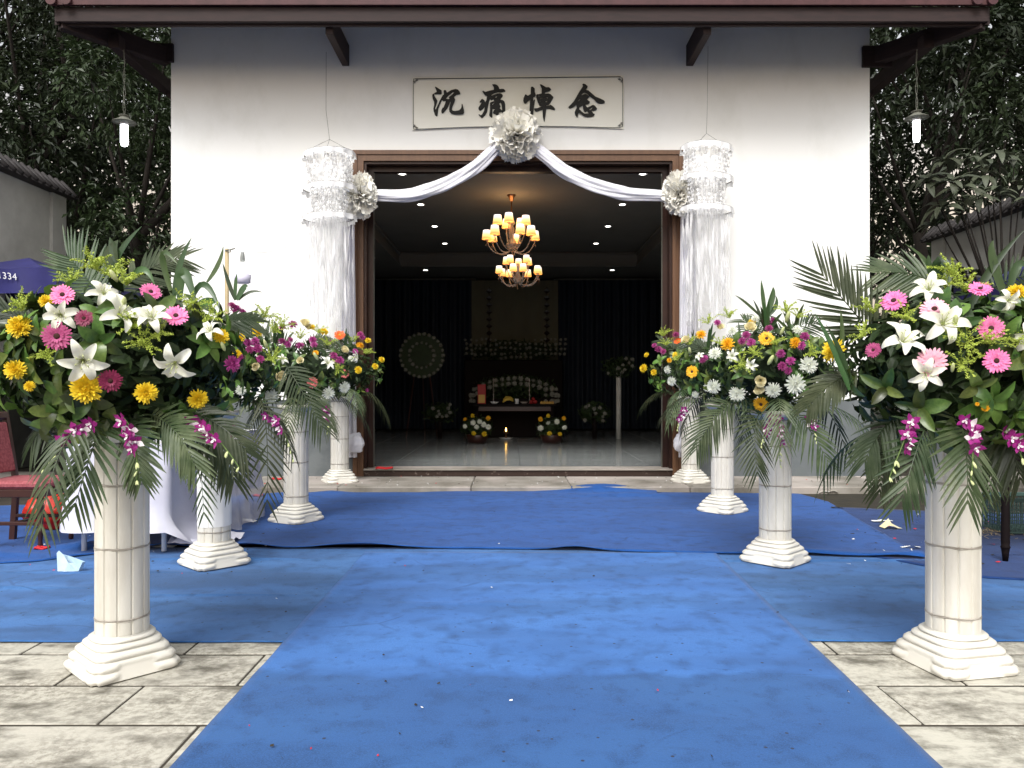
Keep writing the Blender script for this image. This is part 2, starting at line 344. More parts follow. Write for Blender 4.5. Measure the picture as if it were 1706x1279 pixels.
m_sheet = mat('clear_plastic_sheet', (0.62, 0.63, 0.72), 0.3, (0.42, 0.43, 0.52), 4, alpha=0.55, bump=0.5, bscale=9, spec=0.6)
m_maskblue = mat('pale_blue_paper', (0.42, 0.60, 0.75), 0.8, (0.55, 0.70, 0.80), 8)
m_redpaper = mat('red_firecracker_paper', (0.50, 0.02, 0.025), 0.7)
m_crate = mat('green_plastic_crate', (0.055, 0.10, 0.09), 0.5)
m_black = mat('black_lacquer', (0.008, 0.005, 0.005), 0.7, spec=0.12)
m_petal_dim = mat('dim_hall_petal', (0.30, 0.30, 0.26), 0.8, (0.2, 0.2, 0.17), 6)  # pale petals with the dimness of the hall put into their colour
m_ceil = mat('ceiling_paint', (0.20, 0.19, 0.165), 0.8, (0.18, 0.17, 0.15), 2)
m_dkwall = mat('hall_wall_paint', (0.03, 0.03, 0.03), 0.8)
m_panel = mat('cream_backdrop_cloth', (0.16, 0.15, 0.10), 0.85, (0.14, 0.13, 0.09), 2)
m_curtain = mat('navy_velvet_curtain', (0.005, 0.011, 0.022), 0.6, (0.008, 0.016, 0.03), 3, sheen=0.05, stretch=(4, 1, 0.3))
m_down = mat('lit_downlight', (1.0, 0.96, 0.88), 0.5, emit=4)
m_shade = mat('lit_lamp_shade', (1.0, 0.52, 0.13), 0.6, emit=0.95)
nt_ = m_shade.node_tree; g_ = nt_.nodes.new('ShaderNodeTexCoord'); sp_ = nt_.nodes.new('ShaderNodeSeparateXYZ'); nt_.links.new(g_.outputs['Generated'], sp_.inputs[0])
rp_ = nt_.nodes.new('ShaderNodeValToRGB'); nt_.links.new(sp_.outputs[2], rp_.inputs[0]); nt_.links.new(rp_.outputs[0], nt_.nodes['Principled BSDF'].inputs['Emission Color'])
for e_, (p_, c_) in zip([rp_.color_ramp.elements[0], rp_.color_ramp.elements[1], rp_.color_ramp.elements.new(.45)], ((0.0, (.55, .22, .04, 1)), (1.0, (.75, .33, .06, 1)), (.45, (1.0, .72, .28, 1)))): e_.position = p_; e_.color = c_
m_brass = mat('antique_brass', (0.30, 0.16, 0.08), 0.3, metallic=0.8)
m_glass = mat('smoky_crystal', (0.40, 0.34, 0.30), 0.12, spec=0.8, alpha=0.6)
m_flame = mat('flame', (1.0, 0.55, 0.12), 0.5, emit=12)
m_enamel = mat('white_enamel', (0.7, 0.7, 0.7), 0.3)
m_redbox = mat('red_gift_box', (0.32, 0.02, 0.02), 0.5)
m_gold = mat('gold_print', (0.55, 0.33, 0.08), 0.5)
m_banana = mat('banana_peel', (0.60, 0.42, 0.07), 0.5)
m_crown = mat('dark_tree_leaf', (0.010, 0.017, 0.007), 0.5, (0.034, 0.052, 0.020), 0.8, lo=.42, hi=.68, transl=0.05, spec=0.3)
m_crown2 = mat('green_tree_leaf', (0.032, 0.055, 0.016), 0.5, (0.018, 0.034, 0.010), 1.5, transl=0.10, spec=0.4)
m_shrub = mat('grey_green_shrub_leaf', (0.058, 0.070, 0.042), 0.5, (0.085, 0.098, 0.065), 3, rand=0.25, transl=0.08)
m_bark = mat('dark_bark', (0.014, 0.011, 0.009), 0.9, (0.024, 0.019, 0.015), 6, bump=0.5, bscale=20)
m_coping = mat('dark_roof_tile', (0.022, 0.020, 0.020), 0.7, (0.04, 0.035, 0.035), 8)

# ------------------------------------------------------------------ ground
mb = MB(); mb.box((-120, -60, -0.4), (120, 160, -0.018)); tag(mb.build('ground', m_joint), kind='structure')
mb = MB(); mb.box((-4.2, .3, -.0175), (4.2, 3.6, -.0085)); tag(mb.build('joint_soil', m_joint), kind='structure')
# paving slabs, 0.69 x 0.335 m, half-bonded
pav = bpy.data.objects.new('pavement', None); COL.objects.link(pav); tag(pav, kind='structure')
slab_meshes = []
for k in range(4):
    b = MB(); rr = random.Random(k)
    b.bbox((0.0055, 0.0085, -0.05), (0.6845, 0.3265, 0.0), 0.0022); slab_meshes.append(b.mesh('paving_slab', m_paver))
rr = random.Random(5)
for row in range(-6, 3):
    y0 = 2.54 + row*0.335
    off = -1.04 if row % 2 == 0 else -1.385      # row 0 starts at Y 2.54
    if row % 2 == 0: off = -1.385
    else: off = -1.04
    off = -1.04 if row % 2 else -1.385
    for k in range(-4, 7):
        x0 = off + k*0.69
        if abs(x0) > 3.9: continue
        o = inst('paving_slab', rr.choice(slab_meshes), pav, Matrix.Translation((x0 + rr.uniform(-.001,.001), y0, -0.004 + rr.uniform(-.002, .0015))) @ Matrix.Rotation(rr.uniform(-.002,.002), 4, 'X') @ Matrix.Rotation(rr.uniform(-.0015,.0015), 4, 'Y'))

# ------------------------------------------------------------------ carpets
def carpet(name, outline, z, nu, nv, m, label, wr=0.0025, folds=(), seed=0):
    """outline: four edges as polylines: front (left to right), back (left to right)"""
    fr, bk = outline
    def interp(pl, u):
        L = [0]
        for a, b in zip(pl, pl[1:]): L.append(L[-1] + (Vector(b)-Vector(a)).length)
        d = u*L[-1]
        for i in range(len(pl)-1):
            if d <= L[i+1] + 1e-9:
                t = (d-L[i])/max(1e-9, L[i+1]-L[i]); return Vector(pl[i]).lerp(Vector(pl[i+1]), t)
        return Vector(pl[-1])
    b = MB()
    def fn(u, v):
        p = interp(fr, u).lerp(interp(bk, u), v)
        h = wr * noise.noise(Vector((p.x*2.1, p.y*4.0, seed))) + wr*0.6*noise.noise(Vector((p.x*7, p.y*9, seed+3)))
        for (fx, fy, sx, sy, hh) in folds:
            h += hh*math.exp(-((p.x-fx)/sx)**2 - ((p.y-fy)/sy)**2)
        jig = 0.006*noise.noise(Vector((p.x*3, p.y*3, seed+9)))
        return (p.x + jig, p.y + jig, z + wr + h)
    b.grid(nu, nv, fn)
    # skirt so the felt has an edge
    n = len(b.v); border = [i for i in range(nu)] + [j*nu+nu-1 for j in range(1, nv)] + [(nv-1)*nu+i for i in range(nu-2, -1, -1)] + [j*nu for j in range(nv-2, 0, -1)]
    m0 = len(b.v)
    for i in border: x, y, zz = b.v[i]; b.v.append((x, y, zz-0.004))
    for k in range(len(border)):
        k2 = (k+1) % len(border)
        b.f.append((border[k], m0+k, m0+k2, border[k2])); b.m.append(0)
    o = b.build(name, m, smooth=True)
    return tag(o, label, 'carpet', 'blue felt carpets laid on the ground')
carpet('carpet', ([(-6.4, 3.37), (-1, 3.345), (1.3, 3.36), (6.4, 3.36)], [(-6.4, 4.58), (-3.3, 4.62), (-3.15, 5.1), (-2.6, 5.32), (2.6, 5.32), (2.95, 4.9), (6.4, 2.9)]), 0.002, 240, 150, m_carpet2,
       'dusty lighter blue carpet laid crosswise under the runner and the second pair of pillars', 0.003, folds=[(-1.9, 4.95, .5, .02, .014), (2.2, 4.9, 1.2, .018, .012), (-3.0, 4.25, .5, .02, .012), (-2.6, 4.6, .7, .015, .008), (2.6, 4.3, .5, .016, .008), (-1.6, 4.1, .4, .014, .007), (3.0, 3.8, .6, .02, .01)], seed=1)
carpet('carpet', ([(-1.0, 1.2), (1.22, 1.2)], [(-0.99, 5.13), (1.36, 5.10)]), 0.011, 70, 140, m_carpet,
       'long blue runner carpet leading from the foreground towards the doorway', 0.002, folds=[(0.9, 5.05, .5, .03, .008), (-.35, 2.9, .02, .5, .006), (.5, 4.4, .4, .02, .004), (-.2, 3.9, .5, .02, .004)], seed=2)
bkC = [gp(-60, 845), gp(120, 842), gp(330, 832), gp(470, 822), gp(560, 822), gp(700, 822), gp(800, 818), gp(900, 817), gp(960, 812), gp(1040, 808), gp(1088, 812), gp(1095, 822), gp(1330, 824), gp(1380, 838)]
frC = [gp(-60, 944), gp(60, 938), gp(160, 925), gp(300, 915), gp(430, 916), gp(600, 917), gp(800, 916), gp(1000, 920), gp(1200, 925), gp(1350, 928), gp(1480, 931), gp(1545, 934)]
carpet('carpet', ([(p.x, p.y) for p in frC], [(p.x, p.y) for p in bkC]), 0.012, 170, 60, m_carpet3,
       'deep blue carpet in front of the doorstep, its front edge curling up', 0.003,
       folds=[(-2.9, 5.25, .25, .05, .05), (-1.05, 5.20, .35, .09, .045), (0.42, 5.16, .18, .08, .032), (1.95, 5.08, .35, .08, .03), (2.7, 5.0, .3, .08, .035), (-1.85, 5.22, .22, .08, .04), (-2.4, 5.22, .2, .08, .035), (0.95, 8.2, .45, .12, .07), (-1.9, 8.2, .15, .15, .06), (1.2, 7.8, .5, .08, .03), (-3.6, 5.0, .5, .06, .04)], seed=3)
frD = [gp(1330, 905), gp(1540, 945), gp(1640, 965), gp(1760, 972)]; bkD = [gp(1330, 842), gp(1390, 846), gp(1540, 852), gp(1760, 858)]
carpet('carpet', ([(p.x, p.y) for p in frD], [(p.x, p.y) for p in bkD]), 0.006, 60, 40, m_carpet4,
       'dark littered blue carpet at the right beside the black table leg', 0.004, seed=4)

# ------------------------------------------------------------------ hall building
WY = 9.1; XL, XR = -4.07, 4.27; DX0, DX1 = -1.863, 2.006; DZ = 3.91; FZ = 0.153; WT = 0.24; BY = 17.3
hall = thing('memorial_hall', (0, WY, 0), 'white single storey memorial hall with dark red eaves and a wide open doorway', 'building')
HM = Matrix.Translation((0, -WY, 0))     # parts are given in world coordinates
def hp(b, name, m, smooth=False, parent=hall): return b.build(name, m, parent, smooth, HM if parent is hall else None)
b = MB()
HB = 5.9
b.box((XL, WY, 0.0), (DX0, WY+WT, HB)); b.box((DX1, WY, 0.0), (XR, WY+WT, HB)); b.box((DX0, WY, DZ), (DX1, WY+WT, HB))
b.box((XL, WY+WT, 0), (XL+WT, BY, HB)); b.box((XR-WT, WY+WT, 0), (XR, BY, HB)); b.box((XL, BY, 0), (XR, BY+WT, HB))
hp(b, 'wall', m_wall)
for xa, xb in ((XL-0.004, DX0-0.035), (DX1+0.035, XR+0.004)):
    b = MB(); b.box((xa, WY-0.008, 0.03), (xb, WY-0.001, 0.97)); hp(b, 'plinth_band', m_plinth)
# inner lining (dark)
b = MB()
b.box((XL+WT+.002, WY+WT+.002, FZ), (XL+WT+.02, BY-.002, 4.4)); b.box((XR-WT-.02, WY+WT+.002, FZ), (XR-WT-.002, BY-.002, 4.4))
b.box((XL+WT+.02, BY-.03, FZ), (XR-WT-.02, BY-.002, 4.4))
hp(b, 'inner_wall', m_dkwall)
# ceiling: raised tray with lowered border at back and sides
b = MB(); CZ = 3.87; CL = 3.57; TX0, TX1, TY1 = -2.3, 2.55, 15.5
b.box((XL+WT, WY+WT, CZ), (XR-WT, BY, CZ+.1))
b.box((XL+WT, WY+WT, CL), (TX0, BY, CZ-.003)); b.box((TX1, WY+WT, CL), (XR-WT, BY, CZ-.003)); b.box((TX0, TY1, CL), (TX1, BY, CZ-.003))
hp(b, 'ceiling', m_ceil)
b = MB()
for (dz, dd) in ((0.0, 0.05), (0.05, 0.03), (0.24, 0.05)):
    b.box((TX0, TY1-dd, CL+dz), (TX1, TY1-.002, CL+dz+.035)); b.box((TX0+.002, WY+WT, CL+dz), (TX0+dd, TY1-.06, CL+dz+.035)); b.box((TX1-dd, WY+WT, CL+dz), (TX1-.002, TY1-.06, CL+dz+.035))
hp(b, 'cornice', m_ceil)
# door frame: three stepped mouldings
b = MB()
def pframe(x0, x1, z1, y0, y1, w, zb=0.06):
    b.box((x0, y0, zb), (x0+w, y1, z1)); b.box((x1-w, y0, zb), (x1, y1, z1)); b.box((x0+w, y0, z1-w), (x1-w, y1, z1))
pframe(DX0-.03, DX1+.03, DZ+.03, WY-.045, WY+.02, 0.05)
pframe(DX0+.021, DX1-.021, DZ-.021, WY-.030, WY+.05, 0.035)
pframe(DX0+.057, DX1-.057, DZ-.057, WY-.040, WY+.06, 0.040)
hp(b, 'door_frame', m_frame)
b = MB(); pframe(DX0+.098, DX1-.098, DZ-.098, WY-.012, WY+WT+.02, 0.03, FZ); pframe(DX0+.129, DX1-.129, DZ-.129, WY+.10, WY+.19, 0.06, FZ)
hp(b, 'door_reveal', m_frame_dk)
for xa in (DX0+.19, DX1-.197): b = MB(); b.box((xa, WY+.12, FZ), (xa+.007, WY+.13, DZ-.19)); hp(b, 'door_track', m_greymetal)
b = MB(); b.bbox((DX0+.1, WY-.05, .062), (DX1-.1, WY-.001, FZ-.022), .004); hp(b, 'threshold_riser', m_marble_dk)
b = MB(); b.bbox((DX0+.1, WY-.07, FZ-.02), (DX1-.1, WY+WT, FZ), .004); hp(b, 'threshold', m_stone)
# roof
EY = 8.2; EX0, EX1 = -4.9, 5.11; RY = 13.2; SL = math.tan(R(25)); EZ = 5.04
b = MB()
def slab(x0, x1, ya, za, yb, zb, t):
    b.add([(x0,ya,za),(x1,ya,za),(x1,yb,zb),(x0,yb,zb),(x0,ya,za+t),(x1,ya,za+t),(x1,yb,zb+t),(x0,yb,zb+t)], [(0,3,2,1),(4,5,6,7),(0,1,5,4),(1,2,6,5),(2,3,7,6),(3,0,4,7)])
RZ = EZ+.1 + (RY-EY)*SL
slab(EX0, EX1, EY+.04, EZ+.1, RY, RZ, .06); slab(EX0, EX1, RY+.001, RZ, 2*RY-EY, EZ+.1, .06)
roof = hp(b, 'roof', m_wood)
# gable infill
for (x0, x1) in ((XL, XL+.2), (XR-.2, XR)):
    b = MB(); b.add([(x0, WY, HB+.002), (x1, WY, HB+.002), (x1, 2*RY-WY, HB+.002), (x0, 2*RY-WY, HB+.002), (x0, RY, RZ-.1), (x1, RY, RZ-.1)], [(0,1,2,3),(0,4,5,1),(1,5,2),(2,5,4,3),(3,4,0)]); hp(b, 'gable', m_wall)
# roof tiles: rows of half-round ribs running up the slope
rib = MB(); n = 6; Lr = (RY-EY)/math.cos(R(25)) + .12
rib.add([(math.cos(math.pi*k/n)*.045, yy, math.sin(math.pi*k/n)*.045) for yy in (0, Lr) for k in range(n+1)], [(k, k+1, n+2+k, n+1+k) for k in range(n)] + [tuple(range(n, -1, -1))])
ribm = rib.mesh('roof_tile', m_tile_red)
x = EX0 + .06
while x < EX1:
    inst('roof_tile', ribm, roof, Matrix.Translation((x, EY-.08, EZ+.25)) @ Matrix.Rotation(R(25), 4, 'X')); x += 0.2
b = MB(); slab(EX0, EX1, EY-.06, EZ+.20, RY, EZ+.20+(RY-EY+.06)*SL, .02); b.build('tile_bed', m_tile_red, roof)
# drip edge below the tiles and fascia
b = MB(); b.box((EX0-.02, EY-.075, EZ+.16), (EX1+.02, EY-.035, EZ+.225)); hp(b, 'drip_edge', m_tile_red)
b = MB(); b.bbox((EX0, EY-.03, EZ), (EX1, EY+.02, EZ+.159), .004); b.bbox((EX0, EY-.012, EZ-.0+.0), (EX1, EY+.03, EZ+.03), .003, Matrix.Translation((0, .033, -.02))); hp(b, 'fascia', m_wood)
for s_, ex in ((-1, EX0), (1, EX1)):
    b = MB()
    for k in range(2):
        cx = ex + (-s_)*(.0 + .16*k)
        b.lathe([(.055, -.02), (.055, .02)], 14, Matrix.Translation((cx, EY-.09, EZ+.20)) @ Matrix.Rotation(R(90), 4, 'X'))
    hp(b, 'tile_end', m_tile_red)
    # verge board rising with the gable
    b = MB(); x0, x1 = (ex-.02, ex+.03)
    b.add([(x0,EY,EZ-.02),(x1,EY,EZ-.02),(x1,RY,RZ-.12),(x0,RY,RZ-.12),(x0,EY,EZ+.16),(x1,EY,EZ+.16),(x1,RY,RZ+.08),(x0,RY,RZ+.08)], [(0,3,2,1),(4,5,6,7),(0,1,5,4),(1,2,6,5),(2,3,7,6),(3,0,4,7)])
    hp(b, 'verge_board', m_wood)
def beam(p, q, w, h, name='beam', m=m_wood):
    p, q = Vector(p), Vector(q); d = (q-p); L = d.length; b = MB()
    b.bbox((0, -w/2, 0), (L, w/2, h), .006)
    ang = math.atan2(d.y, d.x); pit = math.asin(d.z/L)
    return b.build(name, m, hall, False, HM @ Matrix.Translation(p) @ Matrix.Rotation(ang, 4, 'Z') @ Matrix.Rotation(-pit, 4, 'Y'))
# bracket beams over the wall
for xx in ((576-CX)*WY/F, (1149-CX)*WY/F): beam((xx, WY+.02, 4.955), (xx, 8.28, 4.955), .085, .25, 'eave_bracket')
# diagonal corner beams, side purlins and struts
beam((XL-.05, WY+.02, 4.97), (EX0+.02, EY+.03, 4.985), .11, .2, 'corner_beam'); beam((XR+.05, WY+.02, 4.97), (EX1-.02, EY+.03, 4.985), .11, .2, 'corner_beam')
b = MB(); b.bbox((XL-.25, WY-.045, 4.99), (XL+.04, WY-.003, 5.21), .004); b.bbox((XR-.1, WY-.045, 4.93), (XR+.25, WY-.003, 5.18), .004); hp(b, 'beam_end', m_wood)
for sx in (-1, 1):
    xx = -4.47 if sx < 0 else 4.68
    beam((xx, 8.55, 4.93), (xx, 2*RY-8.6, 4.93), .12, .16, 'side_purlin')
    for yy in (9.9, 11.2, 12.5): beam((XL+.02 if sx < 0 else XR-.02, yy, 4.2), (xx, yy, 4.92), .08, .1, 'strut')
    for k in range(9):
        yy = 8.7+k*.5; z_ = EZ + (yy-EY)*SL
        beam((XL if sx < 0 else XR, yy, z_), (EX0+.03 if sx < 0 else EX1-.03, yy, z_), .06, .07, 'lookout')
# doorstep slab, in worn pieces
step = bpy.data.objects.new('doorstep', None); COL.objects.link(step); tag(step, kind='structure')
rr = random.Random(3); x = -6.4
while x < 6.4:
    w = rr.uniform(1.0, 1.5); b = MB()
    b.bbox((x+.003, 8.11+rr.uniform(-.012,.012), -.1), (x+w-.003, WY+.01 if XL-1 < x+w and x < XR else 9.6, 0.06+rr.uniform(-.003, .002)), .010); b.build('step_slab', m_stone, step); x += w
b = MB(); b.box((2.6, 7.0, -.017), (7.4, 8.1, -.012)); tag(b.build('gutter_soil', m_gutter), kind='structure')
# interior floor slabs
fl = bpy.data.objects.new('floor', None); COL.objects.link(fl); tag(fl, kind='structure')
b = MB(); b.box((-.4, -.4, -.02), (.4, .4, 0)); 
fm = MB(); fm.bbox((-.3985, -.3985, -.03), (.3985, .3985, 0), .0015); fmm = fm.mesh('floor_tile', m_floor)
for i in range(-4, 6):
    for j in range(0, 10):
        px_, py_ = i*.8+.07-.4, 9.745+j*.8
        if px_-.4 < XL+WT or px_+.4 > XR-WT+.1: pass
        inst('floor_tile', fmm, fl, Matrix.Translation((px_+.03, py_, FZ-.002)))

# ------------------------------------------------------------------ interior
for side, (x0, x1) in (('left', (-3.75, -.90)), ('right', (1.03, 3.95))):
    b = MB(); n = int((x1-x0)/.022); rr = random.Random(n); ph = 0; zs = (3.5, 3.2, 2.4, 1.3, .2); row = []
    for i in range(n+1):
        ph += rr.uniform(.45, .9)
        row.append((x0+(x1-x0)*i/n, math.sin(ph)*.045+rr.uniform(-.01,.01)))
    b.add([(x, 16.95+d*(.6+.4*(3.5-z)/3), z) for z in zs for (x, d) in row], [(j*(n+1)+i, j*(n+1)+i+1, (j+1)*(n+1)+i+1, (j+1)*(n+1)+i) for j in range(len(zs)-1) for i in range(n)])
    t = thing('curtain', ((x0+x1)/2, 16.95, FZ), f'long navy curtain hanging at the back of the hall, {side} of the cream backdrop', 'curtain', 'navy curtains on the back wall')
    cm_ = Matrix.Translation((-(x0+x1)/2, -16.95, -FZ))
    b.build('drape', m_curtain, t, True, cm_)
    r_ = MB(); r_.tube([(x0-.1, 16.93, 3.52), (x1+.1, 16.93, 3.52)], .02, 8); r_.build('curtain_rail', m_greymetal, t, True, cm_)
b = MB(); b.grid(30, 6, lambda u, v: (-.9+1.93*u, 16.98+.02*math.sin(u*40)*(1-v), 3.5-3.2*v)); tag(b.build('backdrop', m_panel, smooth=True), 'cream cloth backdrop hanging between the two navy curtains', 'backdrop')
dl = MB(); dl.lathe([(.042, -.010), (.042, 0)], 16); dlm = dl.mesh('lamp', m_down)
dr = MB(); dr.lathe([(.043, -.004), (.060, -.009), (.060, -.0002), (.043, -.0002)], 16); drm = dr.mesh('trim_ring', m_enamel)
dpos = [((670, 289), (1071, 287), 9.8, CZ), ((701, 340), (1037, 339), 11.45, CZ), ((724, 377), (1013, 377), 13.0, CZ), ((741, 405), (993, 404), 14.55, CZ), ((709, 447), (1020, 446), 15.9, CL)]
ords = ['first', 'second', 'third', 'fourth', 'fifth']
for i, (a, c, Y, z) in enumerate(dpos):
    for nm, p in (('left', a), ('right', c)):
        t = thing('downlight', (at(p[0], p[1], Y).x, Y, z), f'lit round ceiling downlight, {nm} lamp of the {ords[i]} pair counted from the doorway', 'ceiling light', 'round downlights in the hall ceiling')
        inst('lamp', dlm, t); inst('trim_ring', drm, t)
t = thing('downlight', (at(620, 431, 14.4).x, 14.4, CL), 'single lit downlight in the low ceiling border at the far left', 'ceiling light', 'round downlights in the hall ceiling')
inst('lamp', dlm, t); inst('trim_ring', drm, t)

# chandelier
cx_, cy_ = at(852, 390, 10.9).x, 10.9
ch = thing('chandelier', (cx_, cy_, CZ), 'two tier brass and crystal chandelier with lit amber shades inside the doorway', 'chandelier')
b = MB(); b.lathe([(.02, -.09), (.05, -.02), (.065, -.005), (.065, -.0005)], 16); b.build('canopy', m_brass, ch, True)
b = MB(); b.tube([(0, 0, -.08), (.004, 0, -.45), (.02, 0, -.9), (.09, 0, -1.35)], .010, 6); b.build('rod', m_brass, ch, True)
b = MB()
b.lathe([(.03, 0), (.05, -.04), (.02, -.08), (.045, -.14), (.03, -.25), (.07, -.33), (.10, -.36), (.04, -.42)], 14, Matrix.Translation((.005, 0, -.36)))
b.lathe([(.02, 0), (.04, -.06), (.03, -.15), (.07, -.22), (.08, -.25), (.03, -.29)], 14, Matrix.Translation((.09, 0, -.98)))
b.build('column', m_glass, ch, True)
sh = MB()
n = 14
sh.add([(r*math.cos(2*math.pi*k/n), r*math.sin(2*math.pi*k/n), z) for (r, z) in ((.052, 0), (.038, .095)) for k in range(n)], [(k, (k+1) % n, n+(k+1) % n, n+k) for k in range(n)])
shm = sh.mesh('lamp_shade', m_shade, True)
def tier(c, n, r, z, inner, sc, ph):
    for k in range(n):
        a = 2*math.pi*k/n + ph; rr_ = r if (k % 5) % 2 == 0 else r*inner; zz = z + (0 if (k % 5) % 2 == 0 else .14*sc)
        d = Vector((math.cos(a), math.sin(a), 0)); e = c + d*rr_ + Vector((0, 0, zz))
        p0 = c + Vector((0, 0, z-.12*sc))
        pts = bez(p0, p0.lerp(e, .7) + Vector((0, 0, -.20*sc)), e + Vector((0, 0, -.03)), 8)
        q = MB(); q.tube(pts, .008, 6); q.lathe([(.004, -.03), (.028, -.012), (.02, 0)], 10, Matrix.Translation(e)); arm = q.build('arm', m_glass, ch, True)
        inst('lamp_shade', shm, ch, Matrix.Translation(e) @ Matrix.Diagonal((sc, sc, sc, 1)))
        q = MB()
        for w in range(2):
            f = e + d*(.02*w-.01) + Vector((0, 0, -.05-.03*w))
            q.add([f+Vector((0,0,.022)), f+Vector((.009,0,0)), f+Vector((0,.009,0)), f+Vector((-.009,0,0)), f+Vector((0,-.009,0)), f+Vector((0,0,-.025))], [(0,1,2),(0,2,3),(0,3,4),(0,4,1),(5,2,1),(5,3,2),(5,4,3),(5,1,4)])
        q.build('crystal_drop', m_glass, ch)
tier(Vector((0, 0, 0)), 12, .36, -.62, .58, 1.35, .35)
tier(Vector((.10, 0, 0)), 13, .29, -1.13, .60, 1.05, .1)
pl = bpy.data.lights.new('chandelier_light', 'POINT'); pl.energy = 5; pl.color = (1, .62, .28); pl.shadow_soft_size = .25
plo = bpy.data.objects.new('chandelier_light', pl); COL.objects.link(plo); plo.parent = ch; plo.location = (0, 0, -.33)

# ------------------------------------------------------------------ flower part meshes
def petal_strip(b, base, tip, w, up, n=2, curl=0.0):
    """narrow pointed petal from base to tip, up = normal, curl bends the tip along up"""
    base, tip, up = Vector(base), Vector(tip), Vector(up)
    d = tip-base; side = d.cross(up).normalized(); vs = []; L = d.length
    prof = [(0, .55), (.55, 1.0), (.9, .7), (1.0, .12)] if n > 1 else [(0, .6), (.6, 1.0), (1, .2)]
    for (t, k) in prof:
        c = base + d*t + up*(curl*L*t*t)
        vs += [c - side*w*k, c + side*w*k]
    b.add(vs, [(2*i, 2*i+1, 2*i+3, 2*i+2) for i in range(len(prof)-1)])
def gerbera_mesh(m, mc, name='gerbera'):
    b = MB(); rr = random.Random(3)
    for layer, (n, r0, r1, z0, z1, w) in enumerate(((24, .18, 1.0, 0, .05, .105), (20, .18, .86, .03, .14, .09), (16, .16, .50, .06, .2, .07))):
        for k in range(n):
            a = 2*math.pi*(k+.5*layer)/n + rr.uniform(-.06, .06); R1 = r1*rr.uniform(.9, 1.02)
            ca, sa = math.cos(a), math.sin(a)
            petal_strip(b, (r0*ca, r0*sa, z0), (R1*ca, R1*sa, z1+rr.uniform(-.05, .05)), w, (0, 0, 1), curl=rr.uniform(-.12, .06))
    b.mi = 1; b.ball((0, 0, .08), .21, 10, 5, (1, 1, .45))
    return b.mesh(name, [m, mc], True)
def mum_mesh(m, name='chrysanthemum', n=110, inc=.5, wd=.085, seed=1):
    b = MB(); rr = random.Random(seed)
    for k in range(n):
        f = (k+.5)/n; el = math.pi/2 - (f**.8)*R(115)
        a = k*2.39996 + rr.uniform(-.2, .2); L = (.62 + .38*f)*rr.uniform(.85, 1.05)
        d = Vector((math.cos(a)*math.cos(el), math.sin(a)*math.cos(el), math.sin(el)*.8))
        up = Vector((-math.cos(a)*math.sin(el), -math.sin(a)*math.sin(el), math.cos(el)))
        petal_strip(b, d*.15, d*L + Vector((0, 0, -.05)), wd*rr.uniform(.8, 1.1), up, curl=inc*rr.uniform(.3, 1)*(1-.5*f))
    b.ball((0, 0, 0), .35, 8, 5)
    return b.mesh(name, m, True)
def lily_petal(m, bend=150, seed=0):
    b = MB(); NS = 12; prof = []; r = .04; z = -.05; st = .098
    for k in range(NS+1):
        sk = k/NS; prof.append((r, z)); th = R(72 - bend*sk**1.35); r += math.cos(th)*st; z += math.sin(th)*st
    def fn(u, v):
        k = round(v*NS); r_, z_ = prof[k]; x = (u-.5)*2; s_ = v
        w = .205*(max(0, math.sin(math.pi*min(1, s_**.8*.97+.02))))**.7 + .006
        return (r_, w*x, z_ + .11*abs(x)**1.6*(1-s_)*1.2 + .022*math.sin(s_*15+seed)*abs(x) - .02*(1-abs(x)))
    b.grid(5, NS+1, fn); return b.mesh('petal', m, True)
def lily_core(m1, m2):
    b = MB()
    b.tube([(0,0,-.3), (0,0,-.05), (0,0,.12)], [.05, .09, .05], 6)
    b.mi = 1
    rr = random.Random(1)
    for k in range(6):
        a = k*math.pi/3+.5; e = Vector((.24*math.cos(a), .24*math.sin(a), .55)); b.tube([(0, 0, .05), e*.6, e], .012, 4)
        b.ball(e, .035, 6, 4, (1.6, .7, .5))
    b.tube([(0,0,.05), (.02,.02,.62)], [.015, .02], 5)
    return b.mesh('lily', [m1, m2], True)
def rose_mesh(m):
    b = MB()
    for k in range(16):
        f = k/15; a0 = k*2.4; rad = .12+.75*f; h = .75-.35*f
        def fn(u, v, f=f, a0=a0, rad=rad, h=h):
            a = a0 + (u-.5)*(1.9-.5*f); rr_ = rad*(.45+.55*math.sin(v*1.5)) + .12*f*max(0, v-.7)*2.5
            z = -.35 + (h+.35)*v - .15*f*max(0, v-.75)*3 - .08*abs(u-.5)*2*v
            return (rr_*math.cos(a), rr_*math.sin(a), z)
        b.grid(5, 5, fn)
    return b.mesh('rose', m, True)
def golden_mesh(seed):
    b = MB(); rr = random.Random(seed)
    for k in range(9):
        a = k*2.4; el = R(25+rr.uniform(0, 55)); L = rr.uniform(.6, 1.0)
        d = Vector((math.cos(a)*math.cos(el), math.sin(a)*math.cos(el), math.sin(el))); pts = bez((0, 0, 0), d*L*.5+Vector((0,0,.12)), d*L + Vector((0, 0, -.15)), 6)
        b.tube(pts, [.012]*4+[.008]*3, 3, False)
        for i in range(1, 7):
            for q in range(10):
                c = pts[i] + Vector((rr.gauss(0, .045), rr.gauss(0, .045), rr.gauss(0, .04)))*(1.25-.12*i) ; s_ = rr.uniform(.026, .052)
                ax = Vector((rr.uniform(-1,1), rr.uniform(-1,1), rr.uniform(-1,1))).normalized(); e1 = ax.orthogonal().normalized(); e2 = ax.cross(e1)
                b.add([c-e1*s_*.6, c+e2*s_*.5, c+e1*s_*1.6, c-e2*s_*.5], [(0,1,2,3)])
    return b.mesh('goldenrod', m_golden)
